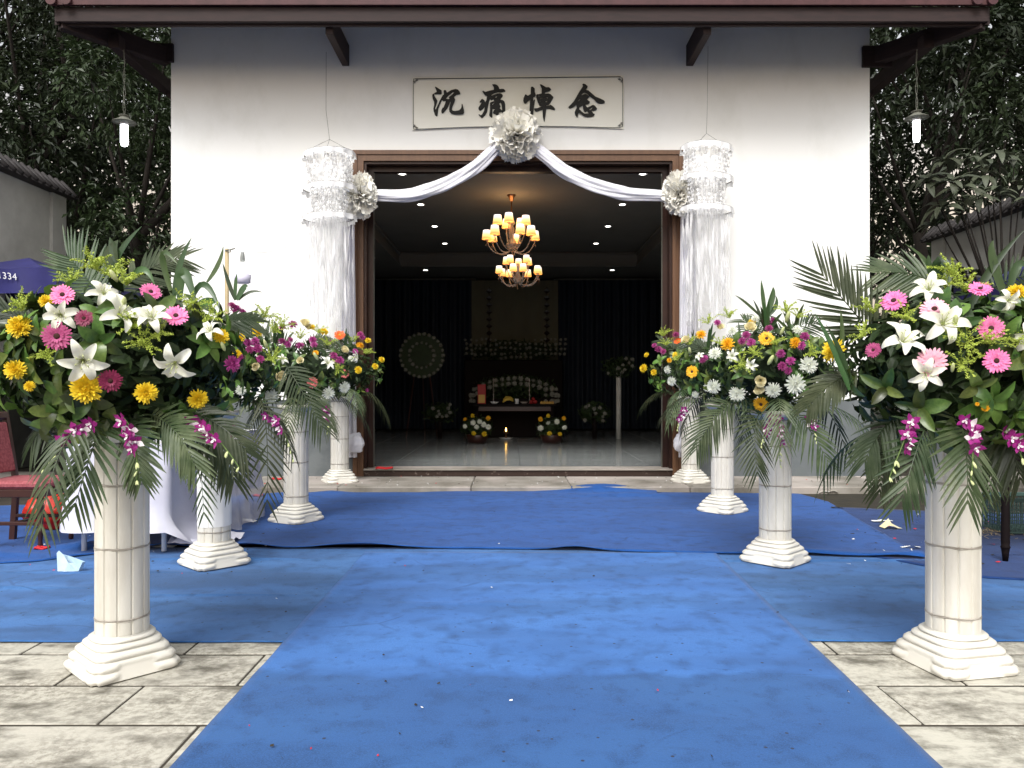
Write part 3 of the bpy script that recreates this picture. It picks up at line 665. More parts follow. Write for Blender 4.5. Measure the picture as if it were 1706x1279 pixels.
def leaf_mesh(m, wd=.28, curl=.15, fold=.25, name='leaf', tipdroop=.2):
    b = MB()
    def fn(u, v):
        x = (u-.5)*2; q_ = abs(2*min(1, v**.88*1.0)-1); w = wd*max(.015, (1-q_**2.1))**.62
        return (w*x, v, fold*abs(x)*w + curl*math.sin(v*math.pi)*.5 - tipdroop*v*v + .012*math.sin(v*20+x*2)*abs(x))
    b.grid(5, 8, fn)
    return b.mesh(name, m, True)
LEAF = [leaf_mesh(m_leaf, w, c, f, 'leaf', t) for (w, c, f, t) in ((.22, .15, .3, .15), (.25, .3, .2, .35), (.20, .1, .45, .1), (.27, .2, .15, .25))]
LEAFL = [leaf_mesh(m_leaf_lt, .22, .2, .3, 'leaf', .2), leaf_mesh(m_leaf_lt, .28, .1, .2, 'leaf', .3)]
PETALS = [lily_petal(m_lily, 150, 0), lily_petal(m_lily, 178, 2), lily_petal(m_lily, 120, 4)]; LCORE = lily_core(m_lily_in, m_bud)
ms = {'gp': gerbera_mesh(m_pink, m_dkc), 'gl': gerbera_mesh(m_ltpink, m_dkc), 'gd': gerbera_mesh(m_rose_d, m_dkc), 'gc': gerbera_mesh(m_crim, m_dkc),
      'gy': gerbera_mesh(m_org, m_dkc), 'gr': gerbera_mesh(m_red, m_grc), 'gs': gerbera_mesh(m_sal, m_grc),
      'my': mum_mesh(m_yel, n=190, inc=.7, wd=.075, seed=2), 'mo': mum_mesh(m_org, n=120, seed=3), 'mw': mum_mesh(m_whm, n=140, wd=.07, seed=4), 'mm': mum_mesh(m_mag, n=90, seed=5), 'mc': mum_mesh(m_crim, n=80, seed=6),
      'ro': rose_mesh(m_cream), 'mf': mum_mesh(m_petal_dim, n=60, seed=9)}
NAMES = {'g': 'gerbera', 'm': 'chrysanthemum', 'r': 'rose'}
bb = MB(); bb.ball((0, 0, .5), .5, 8, 6, (.36, .36, 1)); BUD = bb.mesh('bud', m_bud, True)
GOLD = [golden_mesh(s) for s in (1, 2, 3)]
def blossom_mesh():
    b = MB()
    for k in range(5):
        a = 2*math.pi*k/5+.3; ca, sa = math.cos(a), math.sin(a); w = .34 if k in (1, 4) else .24
        def fn(u, v, ca=ca, sa=sa, w=w):
            x = (u-.5)*2; ww = w*math.sin(math.pi*min(.98, v*.9+.08)); r = v*.95
            return (ca*r - sa*ww*x, sa*r + ca*ww*x, .25*v*v - .1*abs(x)*ww + .06*math.sin(v*9+x))
        b.mi = 0; b.grid(4, 4, fn)
    b.mi = 1
    for k in range(3):
        a = 2*math.pi*k/3; petal_strip(b, (0, 0, .05), (.38*math.cos(a), .38*math.sin(a), .35), .14, (-math.cos(a), -math.sin(a), 1))
    b.ball((0, 0, .12), .12, 6, 4)
    return b.mesh('blossom', [m_orch, m_orchw], True)
def blossom_mesh2():
    b = MB()
    for k in range(5):
        a = 2*math.pi*k/5+.3; ca, sa = math.cos(a), math.sin(a); w = .30
        b.mi = 1 if k % 2 else 0
        def fn(u, v, ca=ca, sa=sa, w=w):
            x = (u-.5)*2; ww = w*math.sin(math.pi*min(.98, v*.9+.08)); r = v*.8
            return (ca*r - sa*ww*x, sa*r + ca*ww*x, .55*v*v - .1*abs(x)*ww)
        b.grid(4, 4, fn)
    b.mi = 1; b.ball((0, 0, .15), .16, 6, 4)
    return b.mesh('blossom', [m_orch, m_orchw], True)
BLOS = [blossom_mesh(), blossom_mesh2()]

def frond(parent, org, p0, p1, p2, ll=.17, npair=24, nrm=None, droop=.5, alpha=50, seed=0, lw=.0062, name='palm_frond', start=.12):
    npair = int(npair*.74); lw = lw*1.15
    """feather palm frond along a bezier, leaflets to both sides"""
    rr = random.Random(seed); b = MB(); pts = bez(p0, p1, p2, 24); pts = [p-org for p in pts]
    b.tube(pts, [.0045-.0035*i/24 for i in range(25)], 5, False)
    for i in range(npair):
        f = start + (1-start)*(i+.5)/npair; k = f*24; i0 = min(23, int(k)); c = pts[i0].lerp(pts[i0+1], k-i0); t = (pts[i0+1]-pts[i0]).normalized()
        nn = Vector(nrm) if nrm is not None else Vector((0, 0, 1))
        nn = (nn - t*nn.dot(t)); nn = nn.normalized() if nn.length > 1e-3 else t.orthogonal().normalized()
        sd_ = t.cross(nn)
        al = R(alpha*(1.1-.75*f)+8); L = ll*(.55+.9*math.sin(math.pi*min(1, f*.72+.12)))*.75*rr.uniform(.86, 1.08)
        for s_ in (-1, 1):
            if rr.random() < .07: continue
            d = (t*math.cos(al+rr.uniform(-.13,.13)) + sd_*s_*math.sin(al) - nn*.12).normalized()
            w = lw*rr.uniform(.8, 1.15)*(1.0 if f < .85 else .75); up = nn; vs = []
            for (q, kw) in ((0, .45), (.25, 1), (.6, .85), (.88, .4), (1, .05)):
                pt = c + d*L*q + Vector((0, 0, -1))*L*droop*q*q*.6 + nn*(.0)
                side = d.cross(nn).normalized()
                vs += [pt - side*w*kw + nn*w*.35*kw, pt, pt + side*w*kw + nn*w*.35*kw]
            fs = []
            for j in range(4):
                a = 3*j; fs += [(a, a+1, a+4, a+3), (a+1, a+2, a+5, a+4)]
            b.add(vs, fs)
    return b.build(name, m_palm, parent)
def blade(parent, org, p0, p1, p2, w, nrm=(0, -1, .3), seed=0, m=None):
    b = MB(); n = 9; pts = [p-org for p in bez(p0, p1, p2, n)]; vs = []
    for i, p in enumerate(pts):
        t = (pts[min(n, i+1)]-pts[max(0, i-1)]).normalized(); nn = Vector(nrm); sd_ = t.cross(nn).normalized(); f = i/n
        ww = w*(math.sin(math.pi*min(.99, .12+.88*f**.9)))**.8; nv = sd_.cross(t)
        vs += [p - sd_*ww + nv*ww*.3, p, p + sd_*ww + nv*ww*.3]
    b.add(vs, [q for i in range(n) for q in ((3*i, 3*i+1, 3*i+4, 3*i+3), (3*i+1, 3*i+2, 3*i+5, 3*i+4))])
    return b.build('leaf_blade', m or m_blade, parent, True)
def orchid(parent, org, p0, p1, p2, s=.040, seed=0):
    rr = random.Random(seed); b = MB(); pts = [p-org for p in bez(p0, p1, p2, 10)]
    b.tube(pts, .0022, 5, False)
    sp = b.build('orchid_spray', m_stem, parent, True)
    for i, f in enumerate((.12, .3, .42, .58, .68)):
        c = pts[int(f*10)]; d = Vector((rr.uniform(-.7, .7), -1, rr.uniform(-.5, .3))).normalized()
        inst('blossom', BLOS[i % 2 if i else 0], sp, frame(c + d*.018, d, rr.uniform(0, 6), s*rr.uniform(.85, 1.15)*(1-.25*f)))
    for i, f in enumerate((.76, .84, .91, .97, 1.0)):
        c = pts[min(10, round(f*10))]; d = Vector((rr.uniform(-.6, .6), -.5, -1)).normalized()
        inst('bud', BUD, sp, frame(c, d, 0, (.026-.010*(f-.7)*3)*1.15))

def dome_hit(px, py, C, rad):
    d = Vector(((px-CX)/F, 1, -(py-HY)/F)); o = Vector((0, 0, EYE)) - C
    S_ = Vector((1/rad[0], 1/rad[1], 1/rad[2])); d2 = Vector((d.x*S_.x, d.y*S_.y, d.z*S_.z)); o2 = Vector((o.x*S_.x, o.y*S_.y, o.z*S_.z))
    A = d2.dot(d2); B = 2*o2.dot(d2); Cc = o2.dot(o2)-1; disc = B*B-4*A*Cc
    t = (-B-math.sqrt(disc))/(2*A) if disc > 0 else -B/(2*A)
    p = Vector((0, 0, EYE)) + d*t; q = p-C
    n = Vector((q.x/rad[0]**2, q.y/rad[1]**2, q.z/rad[2]**2)).normalized()
    return p, n

def arrangement(bx, by, zb, label, rad, zc, flowers, gold, seed, nwhorl=46, leaf=.075, fronds=None, blades=None, orchids=None, autof=9, topf=4, nstuff=700):
    autof = int(autof*.7)
    rr = random.Random(seed)
    org = Vector((bx, by, zb)); C = Vector((bx, by, zc))
    t = thing('flower_arrangement', org, label, 'flower arrangement', 'funeral flower arrangements on the white pillars')
    # core
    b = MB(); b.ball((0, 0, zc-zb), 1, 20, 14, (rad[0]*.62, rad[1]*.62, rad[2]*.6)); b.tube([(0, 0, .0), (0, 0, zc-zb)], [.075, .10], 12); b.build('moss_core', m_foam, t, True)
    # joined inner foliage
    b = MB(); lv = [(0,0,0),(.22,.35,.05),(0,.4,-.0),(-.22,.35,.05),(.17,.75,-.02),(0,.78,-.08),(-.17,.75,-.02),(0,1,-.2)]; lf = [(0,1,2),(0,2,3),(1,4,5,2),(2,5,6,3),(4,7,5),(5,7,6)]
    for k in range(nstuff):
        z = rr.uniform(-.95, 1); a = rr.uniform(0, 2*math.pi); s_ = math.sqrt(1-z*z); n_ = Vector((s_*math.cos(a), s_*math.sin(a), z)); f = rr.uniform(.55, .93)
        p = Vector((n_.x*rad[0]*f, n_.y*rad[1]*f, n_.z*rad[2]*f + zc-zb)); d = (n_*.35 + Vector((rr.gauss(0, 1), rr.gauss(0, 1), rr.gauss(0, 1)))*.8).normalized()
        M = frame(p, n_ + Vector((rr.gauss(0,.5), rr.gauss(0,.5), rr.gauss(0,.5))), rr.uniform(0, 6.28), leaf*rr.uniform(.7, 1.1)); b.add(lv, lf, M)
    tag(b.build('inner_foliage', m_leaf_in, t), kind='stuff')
    # leaf whorls
    for k in range(nwhorl):
        z = rr.uniform(-.92, .85); a = rr.gauss(-math.pi/2, 1.25) if rr.random() < .8 else rr.uniform(0, 6.28); s_ = math.sqrt(1-z*z)
        n_ = Vector((s_*math.cos(a), s_*math.sin(a), z)); p = Vector((n_.x*rad[0], n_.y*rad[1], n_.z*rad[2] + zc-zb))*1.0
        q = Vector((p.x*.92, p.y*.92, (p.z-(zc-zb))*.92+zc-zb)); nl = rr.randint(4, 6); r0 = rr.uniform(0, 6)
        ax = (n_ + Vector((rr.gauss(0,.3), rr.gauss(0,.3), rr.gauss(0,.3)))).normalized(); e1 = ax.orthogonal().normalized(); e2 = ax.cross(e1); light = rr.random() < .24
        for j in range(nl):
            an = r0 + 6.283*j/nl + rr.uniform(-.25, .25); rad_ = e1*math.cos(an)+e2*math.sin(an); el = R(rr.uniform(8, 50)); d = rad_*math.cos(el)+ax*math.sin(el)
            up = ax*math.cos(el)-rad_*math.sin(el); sd_ = d.cross(up); s = leaf*rr.uniform(.75, 1.25)
            M = Matrix(((sd_.x*s, d.x*s, up.x*s, q.x), (sd_.y*s, d.y*s, up.y*s, q.y), (sd_.z*s, d.z*s, up.z*s, q.z), (0, 0, 0, 1)))
            inst('leaf', rr.choice(LEAFL if light else LEAF), t, M)
    # flowers
    for (k, px, py, r) in flowers:
        p, n_ = dome_hit(px, py, C, (rad[0]*1.06, rad[1]*1.06, rad[2]*1.06)); tocam = (Vector((0, 0, EYE))-p).normalized()
        d = (n_*.75 + tocam*.75 + Vector((rr.gauss(0,.16), rr.gauss(0,.16), rr.gauss(0,.16)+.06))).normalized(); s = r*p.y/F
        if k == 'li':
            o = inst('lily', LCORE, t, frame(p-org, (n_*.5+tocam*.6+Vector((rr.gauss(0,.5), 0, rr.gauss(.1,.42)))).normalized(), rr.uniform(0, 6), s))
            op = rr.uniform(-.15, .25)
            for j in range(6): inst('petal', rr.choice(PETALS), o, Matrix.Rotation(j*math.pi/3+rr.uniform(-.1,.1), 4, 'Z') @ Matrix.Rotation(op+rr.uniform(-.2, .2), 4, 'Y') @ Matrix.Rotation(rr.uniform(-.25, .25), 4, 'X') @ Matrix.Translation((0, 0, -.012*(j % 2))))
        elif k == 'bu': inst('bud', BUD, t, frame(p-org, Vector((rr.uniform(-.4,.4), -.5, .9)), 0, s*2))
        else: inst(NAMES[k[0]], ms[k], t, frame(p-org, d, rr.uniform(0, 6), s))
    for (px, py, r) in gold:
        p, n_ = dome_hit(px, py, C, (rad[0]*.98, rad[1]*.98, rad[2]*.98)); s = r*p.y/F
        inst('goldenrod', rr.choice(GOLD), t, frame(p-org, (n_+Vector((0, -.1, .45))).normalized(), rr.uniform(0, 6), s*1.9))
    zl = zc-rad[2]*.75
    def pt(q):  # (px, py, depth offset)
        return at(q[0], q[1], by+q[2])
    for i, (a, c, e, ll, dr, nrm) in enumerate(fronds or []): frond(t, org, pt(a), pt(c), pt(e), ll, 23 if nstuff > 1000 else 25, nrm, dr, seed=seed*50+i, lw=.0074 if nstuff > 1000 else .0062)
    for i, (a, c, e, w) in enumerate(blades or []): blade(t, org, pt(a), pt(c), pt(e), w, seed=i)
    for i, (a, c, e) in enumerate(orchids or []): orchid(t, org, pt(a), pt(c), pt(e), seed=seed*9+i)
    for i in range(autof):        # drooping ring
        a = 2*math.pi*(i+rr.uniform(-.3, .3))/autof - math.pi/2; d = Vector((math.cos(a), math.sin(a), 0)); L = rr.uniform(.42, .54)
        p0 = Vector((bx, by, zl)) + d*rad[0]*.25; p1 = p0 + d*L*.62 + Vector((0, 0, rr.uniform(.02, .12))); p2 = p0 + d*L*rr.uniform(.85, 1.0) + Vector((0, 0, -rr.uniform(.18, .34)))
        frond(t, org, p0, p1, p2, rr.uniform(.115, .155), 22, d*.6+Vector((0, 0, .8)), .75, seed=seed*31+i)
    for i in range(topf):
        a = rr.uniform(.1, math.pi-.1); d = Vector((math.cos(a), math.sin(a)*.6, 0)); L = rr.uniform(.3, .45)
        p0 = Vector((bx, by+.05, zc+rad[2]*.3)); p1 = p0+d*L*.5+Vector((0, 0, .18)); p2 = p0+d*L+Vector((0, 0, rr.uniform(.2, .3)))
        frond(t, org, p0, p1, p2, .15, 20, (0, -.9, .3), .3, seed=seed*77+i)
        # blade whorl
        if i < 3:
            q0 = Vector((bx+rr.uniform(-.25, .25), by+rr.uniform(-.1, .15), zc+rad[2]*.75))
            for j in range(5):
                an = rr.uniform(0, math.pi); dd = Vector((math.cos(an)*rr.uniform(.4, 1), rr.uniform(-.5, .3), math.sin(an)+.4)); LL = rr.uniform(.12, .2)
                blade(t, org, q0, q0+dd*LL*.6+Vector((0, 0, .03)), q0+dd*LL, rr.uniform(.010, .015))
    return t

# ------------------------------------------------------------------ pillars
def pillar_meshes():
    # base: round tiers on top growing into a square plinth, a flat chamfered panel on each face
    b = MB(); n = 96; prof = []
    tiers = [(0.0, .170), (.036, .159), (.070, .144), (.100, .128), (.124, .115), (.142, .106)]
    rows = []
    for i in range(len(tiers)-1):
        (z0, r0), (z1, r1) = tiers[i], tiers[i+1]
        for (q, bulge) in ((.03, -.005), (.2, .004), (.5, .008), (.8, .004), (.97, -.007)):
            rows.append((z0+(z1-z0)*q, r0+(r1-r0)*q*.7, bulge))
    rows = [(0, .166, 0)] + rows + [(.144, .104, 0)]
    vs = []
    for (z, r, bu) in rows:
        f = z/.144; sq = 14*(1-f)**1.6+2
        for k in range(n):
            a = 2*math.pi*k/n; c, s = math.cos(a), math.sin(a)
            rr_ = 1/((abs(c)**sq+abs(s)**sq)**(1/sq)); m = max(abs(c), abs(s)); tpos = min(abs(c), abs(s))/m
            corner = max(0, (tpos-.80)/.2)*(1-f); rr_ *= 1-.09*corner**2
            facing = 1 if tpos < .52-.25*f and z < .062 else 0
            bb_ = bu if not facing else 0
            ro = r if not facing else (.166-.26*z)
            vs.append(((ro+bb_)*rr_*c, (ro+bb_)*rr_*s, z))
    fs = [(i*n+k, i*n+(k+1) % n, (i+1)*n+(k+1) % n, (i+1)*n+k) for i in range(len(rows)-1) for k in range(n)] + [tuple(range(n-1, -1, -1)), tuple((len(rows)-1)*n+k for k in range(n))]
    b.add(vs, fs); base = b.mesh('base', m_pillar_base, True)
    # fluted drum
    def drum(z0, z1, r):
        b = MB(); n = 12*10; vs = []
        def rad(a): 
            q = (a*12/(2*math.pi)) % 1; e = min(q, 1-q); return r*(1.0 + .012*math.sin(math.pi*q)) - (.005*(1-e/.08) if e < .08 else 0)
        for z, k_ in ((z0, .985), (z0+.006, 1), (z1-.006, 1), (z1, .985)):
            for k in range(n):
                a = 2*math.pi*k/n; vs.append((rad(a)*k_*math.cos(a), rad(a)*k_*math.sin(a), z))
        b.add(vs, [(i*n+k, i*n+(k+1) % n, (i+1)*n+(k+1) % n, (i+1)*n+k) for i in range(3) for k in range(n)] + [tuple(range(n-1, -1, -1)), tuple(3*n+k for k in range(n))])
        return b.mesh('drum', m_pillar, False)
    cuts = [.142, .205, .485, .735, .90]
    drums = [drum(a+.0015, c-.0015, .0985) for a, c in zip(cuts, cuts[1:])]
    def band(seed):
        b = MB(); rr = random.Random(seed); nn = 48
        for s_ in (0, 1):
            pts = []
            for k in range(nn+1):
                a = 2*math.pi*k/nn; pts.append((.1005*math.cos(a), .1005*math.sin(a), (.004*math.sin(a*3+s_*2.6+seed)+.002*math.sin(a*5+seed))))
            b.tube(pts, .0011, 4, False)
        return b.mesh('tie_band', m_grime, True)
    b = MB(); b.lathe([(.10, 0), (.135, .02), (.15, .035), (.15, .055)], 32); cap = b.mesh('capital', m_pillar_base, True)
    ring = MB(); ring.lathe([(.097, -.004), (.0995, -.003), (.0995, .003), (.097, .004)], 40); rg = ring.mesh('joint_ring', m_grime, True)
    return base, drums, cuts, [band(s) for s in (1, 2, 3)], cap, rg
PB = pillar_meshes()
def pillar(x, y, z, rz, label):
    base, drums, cuts, bands, cap, rg = PB
    t = thing('roman_pillar', (x, y, z), label, 'pillar', 'white fluted pillars lining the blue runner', R(rz))
    inst('base', base, t)
    for d in drums: inst('drum', d, t)
    for i, c in enumerate(cuts[1:4]):
        inst('joint_ring', rg, t, Matrix.Translation((0, 0, c))); inst('tie_band', bands[i], t, Matrix.Translation((0, 0, c)))
    inst('capital', cap, t, Matrix.Translation((0, 0, .902)))
    return t
P = {'L1': (-1.568, 3.068, 0.0, 47, 'nearest white fluted pillar on the left, its cream base standing on the bare paving'),
     'R1': (1.790, 3.095, 0.0, 12, 'nearest white fluted pillar on the right, its cream base standing on the bare paving'),
     'L2': (-1.875, 4.80, 0.014, 47, 'second white pillar on the left, wrapped in smooth white paper below the palm leaves'),
     'R2': (1.686, 4.885, 0.012, 44, 'second white pillar on the right, on the lighter blue carpet'),
     'L3': (-1.79, 6.32, 0.018, 62, 'third white pillar on the left, on the deep blue carpet'),
     'R3': (1.877, 6.80, 0.018, 40, 'third white pillar on the right, on the deep blue carpet'),
     'L4': (-1.932, 8.55, 0.06, 30, 'farthest white pillar on the left, on the stone step beside the door frame'),
     'R4': (2.00, 8.55, 0.06, 20, 'farthest white pillar on the right, on the stone step beside the door frame')}
PT = {k: pillar(*v) for k, v in P.items()}
b = MB(); n = 40; b.add([((.1015+.002*math.sin(k*1.7))*math.cos(2*math.pi*k/n), (.1015+.002*math.sin(k*1.7))*math.sin(2*math.pi*k/n), z) for z in (.24, .62) for k in range(n)], [(k, (k+1) % n, n+(k+1) % n, n+k) for k in range(n)])
b.build('paper_sleeve', m_paper, PT['L2'], True)

# ------------------------------------------------------------------ arrangements
PTOP = .957
def arr(key, label, **kw):
    x, y, z, _, _ = P[key]
    return arrangement(x, y, z+PTOP, label, **kw)
Dn = (0, -.9, .25)
arr('L1', 'big near left bouquet of white lilies, pink gerberas and yellow chrysanthemums with drooping palm leaves',
    rad=(.49, .38, .33), zc=1.215, seed=11, nwhorl=60, leaf=.086, nstuff=1700, autof=4, topf=0,
    flowers=[('gp',104,491,20),('gd',95,560,25),('gp',293,526,21),('gp',251,486,18),('gc',140,530,16),('gc',184,634,20),('mm',387,606,16),
             ('li',172,490,30),('li',102,524,34),('li',197,527,42),('li',253,534,36),('li',138,600,44),('li',292,603,40),('li',351,554,26),
             ('my',76,501,13),('my',31,544,22),('my',25,615,19),('my',49,643,10),('my',143,647,28),('my',243,654,20),('my',330,665,18),('my',368,560,15),
             ('bu',196,470,12),('bu',205,515,12),('bu',375,585,9)],
    gold=[(158,449,26),(184,462,28),(210,475,26),(223,544,26),(240,575,24),(40,517,24),(82,595,20),(315,517,24),(345,534,22),(262,560,20),(120,470,20)],
    fronds=[((175,690,-.1),(165,710,-.36),(124,845,-.36),.16,.15,(0,-1,.1)), ((150,680,0),(80,680,-.1),(50,745,-.1),.12,.6,(-.3,-.7,.6)),
            ((240,690,-.1),(290,690,-.3),(325,775,-.32),.13,.3,(0,-1,.2)), ((260,680,0),(350,675,-.2),(410,750,-.2),.14,.5,(.2,-.8,.5)),
            ((215,690,-.1),(225,720,-.33),(235,800,-.3),.12,.2,(0,-1,.2)), ((300,690,0),(370,700,-.05),(390,800,0),.14,.5,(0,-.9,.3)),
            ((175,510,.1),(150,465,.16),(112,425,.18),.19,-.1,(.1,-1,.1)), ((190,500,.1),(235,440,.2),(300,430,.22),.15,.2,(0,-1,.3)),
            ((120,560,.05),(60,530,0),(-20,515,0),.15,-.3,(0,-.6,.8)), ((90,600,0),(20,585,-.05),(-50,640,-.05),.17,.4,(0,-.7,.7)),
            ((330,560,.1),(390,525,.15),(425,535,.2),.11,.3,(0,-.8,.5))],
    blades=[((290,500,0),(295,440,0),(319,396,0),.013), ((290,500,.05),(250,380,.05),(296,440,.0),.013), ((300,500,-.05),(300,400,-.05),(330,520,-.08),.022), ((320,500,0),(340,440,0),(368,520,-.05),.014),
            ((190,450,0),(196,415,0),(236,377,0),.013), ((190,450,0),(180,420,0),(197,400,0),.03), ((215,470,0),(240,425,-.05),(258,475,-.05),.014), ((200,440,0),(190,420,0),(183,395,0),.02),
            ((345,470,0),(370,440,0),(372,410,0),.010)],
    orchids=[((165,700,-.3),(120,712,-.37),(72,782,-.35)), ((205,695,-.3),(232,720,-.38),(228,800,-.36)), ((318,700,-.2),(350,705,-.3),(398,778,-.3))])
arr('R1', 'big near right bouquet of white lilies and pale pink gerberas with fanned palm leaves',
    rad=(.48, .38, .33), zc=1.195, seed=12, nwhorl=60, leaf=.086, nstuff=1700, autof=5, topf=0,
    flowers=[('gp',1489,501,22),('gl',1557,515,24),('gp',1633,481,19),('gp',1651,547,22),('gp',1660,601,22),('gl',1552,603,26),('gd',1455,583,14),
             ('li',1548,486,36),('li',1501,573,44),('li',1570,540,44),('li',1543,622,32),('li',1678,500,24),('li',1720,560,34),
             ('my',1388,583,22),('my',1695,486,17),('mo',1642,680,7),('mo',1628,673,4),('bu',1586,620,9),('bu',1590,545,12),('my',1745,620,20)],
    gold=[(1455,522,22),(1512,533,22),(1588,461,26),(1609,486,26),(1606,572,28),(1642,572,26),(1602,608,24),(1692,572,24),(1575,480,22),(1440,560,18)],
    fronds=[((1480,590,.05),(1440,540,0),(1368,455,0),.20,-.1,(0,-1,.1)), ((1600,500,.1),(1540,445,.15),(1462,455,.15),.17,.25,(0,-1,.3)), ((1640,490,.1),(1690,445,.15),(1780,465,.15),.17,.25,(0,-1,.3)),
            ((1555,690,-.1),(1535,710,-.36),(1502,835,-.36),.155,.15,(0,-1,.1)), ((1590,690,-.1),(1615,710,-.38),(1612,840,-.38),.17,.15,(0,-1,.1)), ((1640,690,0),(1680,700,-.2),(1700,800,-.2),.14,.3,(0,-1,.2)),
            ((1530,680,0),(1470,690,-.1),(1440,770,-.1),.13,.6,(-.2,-.8,.5)), ((1440,620,0),(1390,620,-.05),(1345,680,0),.12,.3,(0,-.7,.7)), ((1650,690,.1),(1660,720,.1),(1650,820,.1),.15,.2,(0,-1,.2)),
            ((1690,640,0),(1760,640,0),(1820,740,0),.18,.5,(0,-.7,.7)), ((1520,690,.1),(1480,720,.1),(1465,820,.1),.13,.3,(0,-1,.2))],
    blades=[((1610,530,0),(1630,460,0),(1706,383,0),.016), ((1550,490,0),(1565,440,0),(1508,406,0),.011), ((1555,490,0),(1545,430,0),(1547,425,0),.012), ((1560,490,0),(1555,400,0),(1590,460,-.05),.026),
            ((1415,650,-.1),(1395,590,-.1),(1358,522,-.1),.013), ((1420,640,-.1),(1400,580,-.1),(1376,540,-.1),.011), ((1680,500,0),(1690,395,0),(1730,470,0),.016), ((1680,510,0),(1640,420,0),(1655,400,0),.02), ((1400,600,0),(1405,550,0),(1400,515,0),.01)],
    orchids=[((1520,700,-.25),(1512,720,-.36),(1482,795,-.35)), ((1600,695,-.3),(1630,715,-.38),(1617,800,-.38)), ((1660,715,-.25),(1690,715,-.35),(1712,790,-.35))])
arr('L2', 'second left bouquet of magenta chrysanthemums, a cream rose and young leaves, behind the nearest one',
    rad=(.46, .36, .27), zc=1.23, seed=13, nwhorl=44, nstuff=800, autof=8, topf=4,
    flowers=[('mm',393,514,11),('mm',386,508,8),('mm',404,519,8),('li',396,545,17),('my',429,552,11),('my',400,562,9),('mm',413,571,9),('mm',425,568,9),('mm',429,580,10),('mm',416,582,8),('mm',434,598,8),('mm',394,604,9),('mm',402,596,8),
             ('ro',467,626,11),('mw',451,660,14),('mw',401,650,10),('mm',470,568,8),('mm',479,573,8),('mm',484,566,7),('my',395,590,9),('li',470,600,12),('ro',410,530,8),('ro',425,610,8),('bu',445,580,8)],
    gold=[(440,530,18),(455,555,18),(420,540,16),(450,600,16),(470,545,14),(385,540,16)],
    orchids=[((440,690,-.3),(470,690,-.36),(488,765,-.36)), ((380,700,-.3),(392,720,-.36),(393,790,-.36))],
    blades=[((392,500,0),(380,470,0),(371,438,0),.013), ((392,500,0),(392,470,0),(395,455,0),.012), ((395,500,0),(410,470,0),(412,478,0),.02), ((398,500,0),(415,480,0),(438,487,0),.010)],
    fronds=[((470,600,-.1),(500,640,-.25),(540,720,-.25),.17,.4,(0,-1,.3)), ((430,660,-.1),(450,680,-.35),(445,840,-.35),.18,.2,(0,-1,.1)), ((330,690,-.1),(330,710,-.3),(340,860,-.3),.15,.2,(0,-1,.1))])
arr('R2', 'second right bouquet of white spider chrysanthemums, purple chrysanthemums and orange gerberas',
    rad=(.46, .36, .28), zc=1.24, seed=14, nwhorl=40, nstuff=800, autof=9, topf=4,
    flowers=[('gy',1277,564,14),('gy',1268,673,14),('mo',1212,573,13),('mo',1325,571,11),('mm',1243,558,9),('mm',1251,570,9),('mm',1236,568,8),('mm',1276,533,9),('mm',1288,534,8),('mm',1281,547,8),('mm',1301,589,9),('mm',1317,601,9),('mm',1303,610,9),('mm',1313,617,8),('mm',1341,560,10),('mm',1335,575,9),
             ('mw',1220,550,10),('mw',1191,588,12),('mw',1347,608,17),('mw',1189,644,14),('mw',1228,656,15),('mw',1288,650,15),('mw',1325,640,19),('mw',1258,530,8),('mw',1328,549,10),
             ('ro',1267,634,11),('ro',1264,648,10),('ro',1250,545,11),('li',1220,593,13),('li',1253,608,14),('bu',1309,538,11),('bu',1300,558,8),('bu',1279,608,10),('my',1253,536,8)],
    gold=[(1310,520,16),(1240,610,18),(1255,590,16),(1350,590,16),(1330,530,14),(1215,530,14),(1290,575,14)],
    orchids=[((1285,690,-.3),(1275,715,-.36),(1268,742,-.36)), ((1300,690,-.3),(1296,720,-.37),(1300,775,-.37)), ((1345,680,-.2),(1352,700,-.25),(1360,735,-.25))],
    blades=[((1275,530,0),(1270,490,0),(1268,466,0),.014), ((1275,530,0),(1290,490,0),(1288,478,0),.02), ((1275,530,0),(1300,510,0),(1292,492,0),.014), ((1270,530,0),(1240,500,0),(1225,492,0),.010)],
    fronds=[((1270,680,-.1),(1250,700,-.36),(1262,790,-.36),.17,.2,(0,-1,.1)), ((1310,680,-.1),(1340,690,-.25),(1380,770,-.25),.17,.4,(0,-1,.3)), ((1230,670,-.1),(1190,680,-.25),(1160,750,-.25),.17,.4,(0,-1,.3))])
arr('L3', 'third left bouquet with purple and white chrysanthemums, a cream rose and a salmon lily',
    rad=(.47, .36, .27), zc=1.24, seed=15, nwhorl=36, nstuff=600, autof=9, topf=4,
    flowers=[('mm',488,540,9),('ro',508,538,10),('ro',514,545,8),('mm',521,566,8),('mm',523,574,7),('mm',556,592,8),('mm',566,600,9),('gs',520,637,10),('mw',547,655,12),('mw',574,645,11),('mw',495,693,9),('ro',574,583,9),('li',545,606,15),('li',590,595,12),('mo',526,588,6),('my',540,552,8),('mm',470,545,7),('mm',500,575,8),('bu',530,600,8),('my',520,545,6),('ro',500,600,7)],
    gold=[(530,555,12),(560,615,12),(500,565,12),(545,575,12)],
    orchids=[((540,680,-.3),(550,690,-.35),(545,720,-.35))])
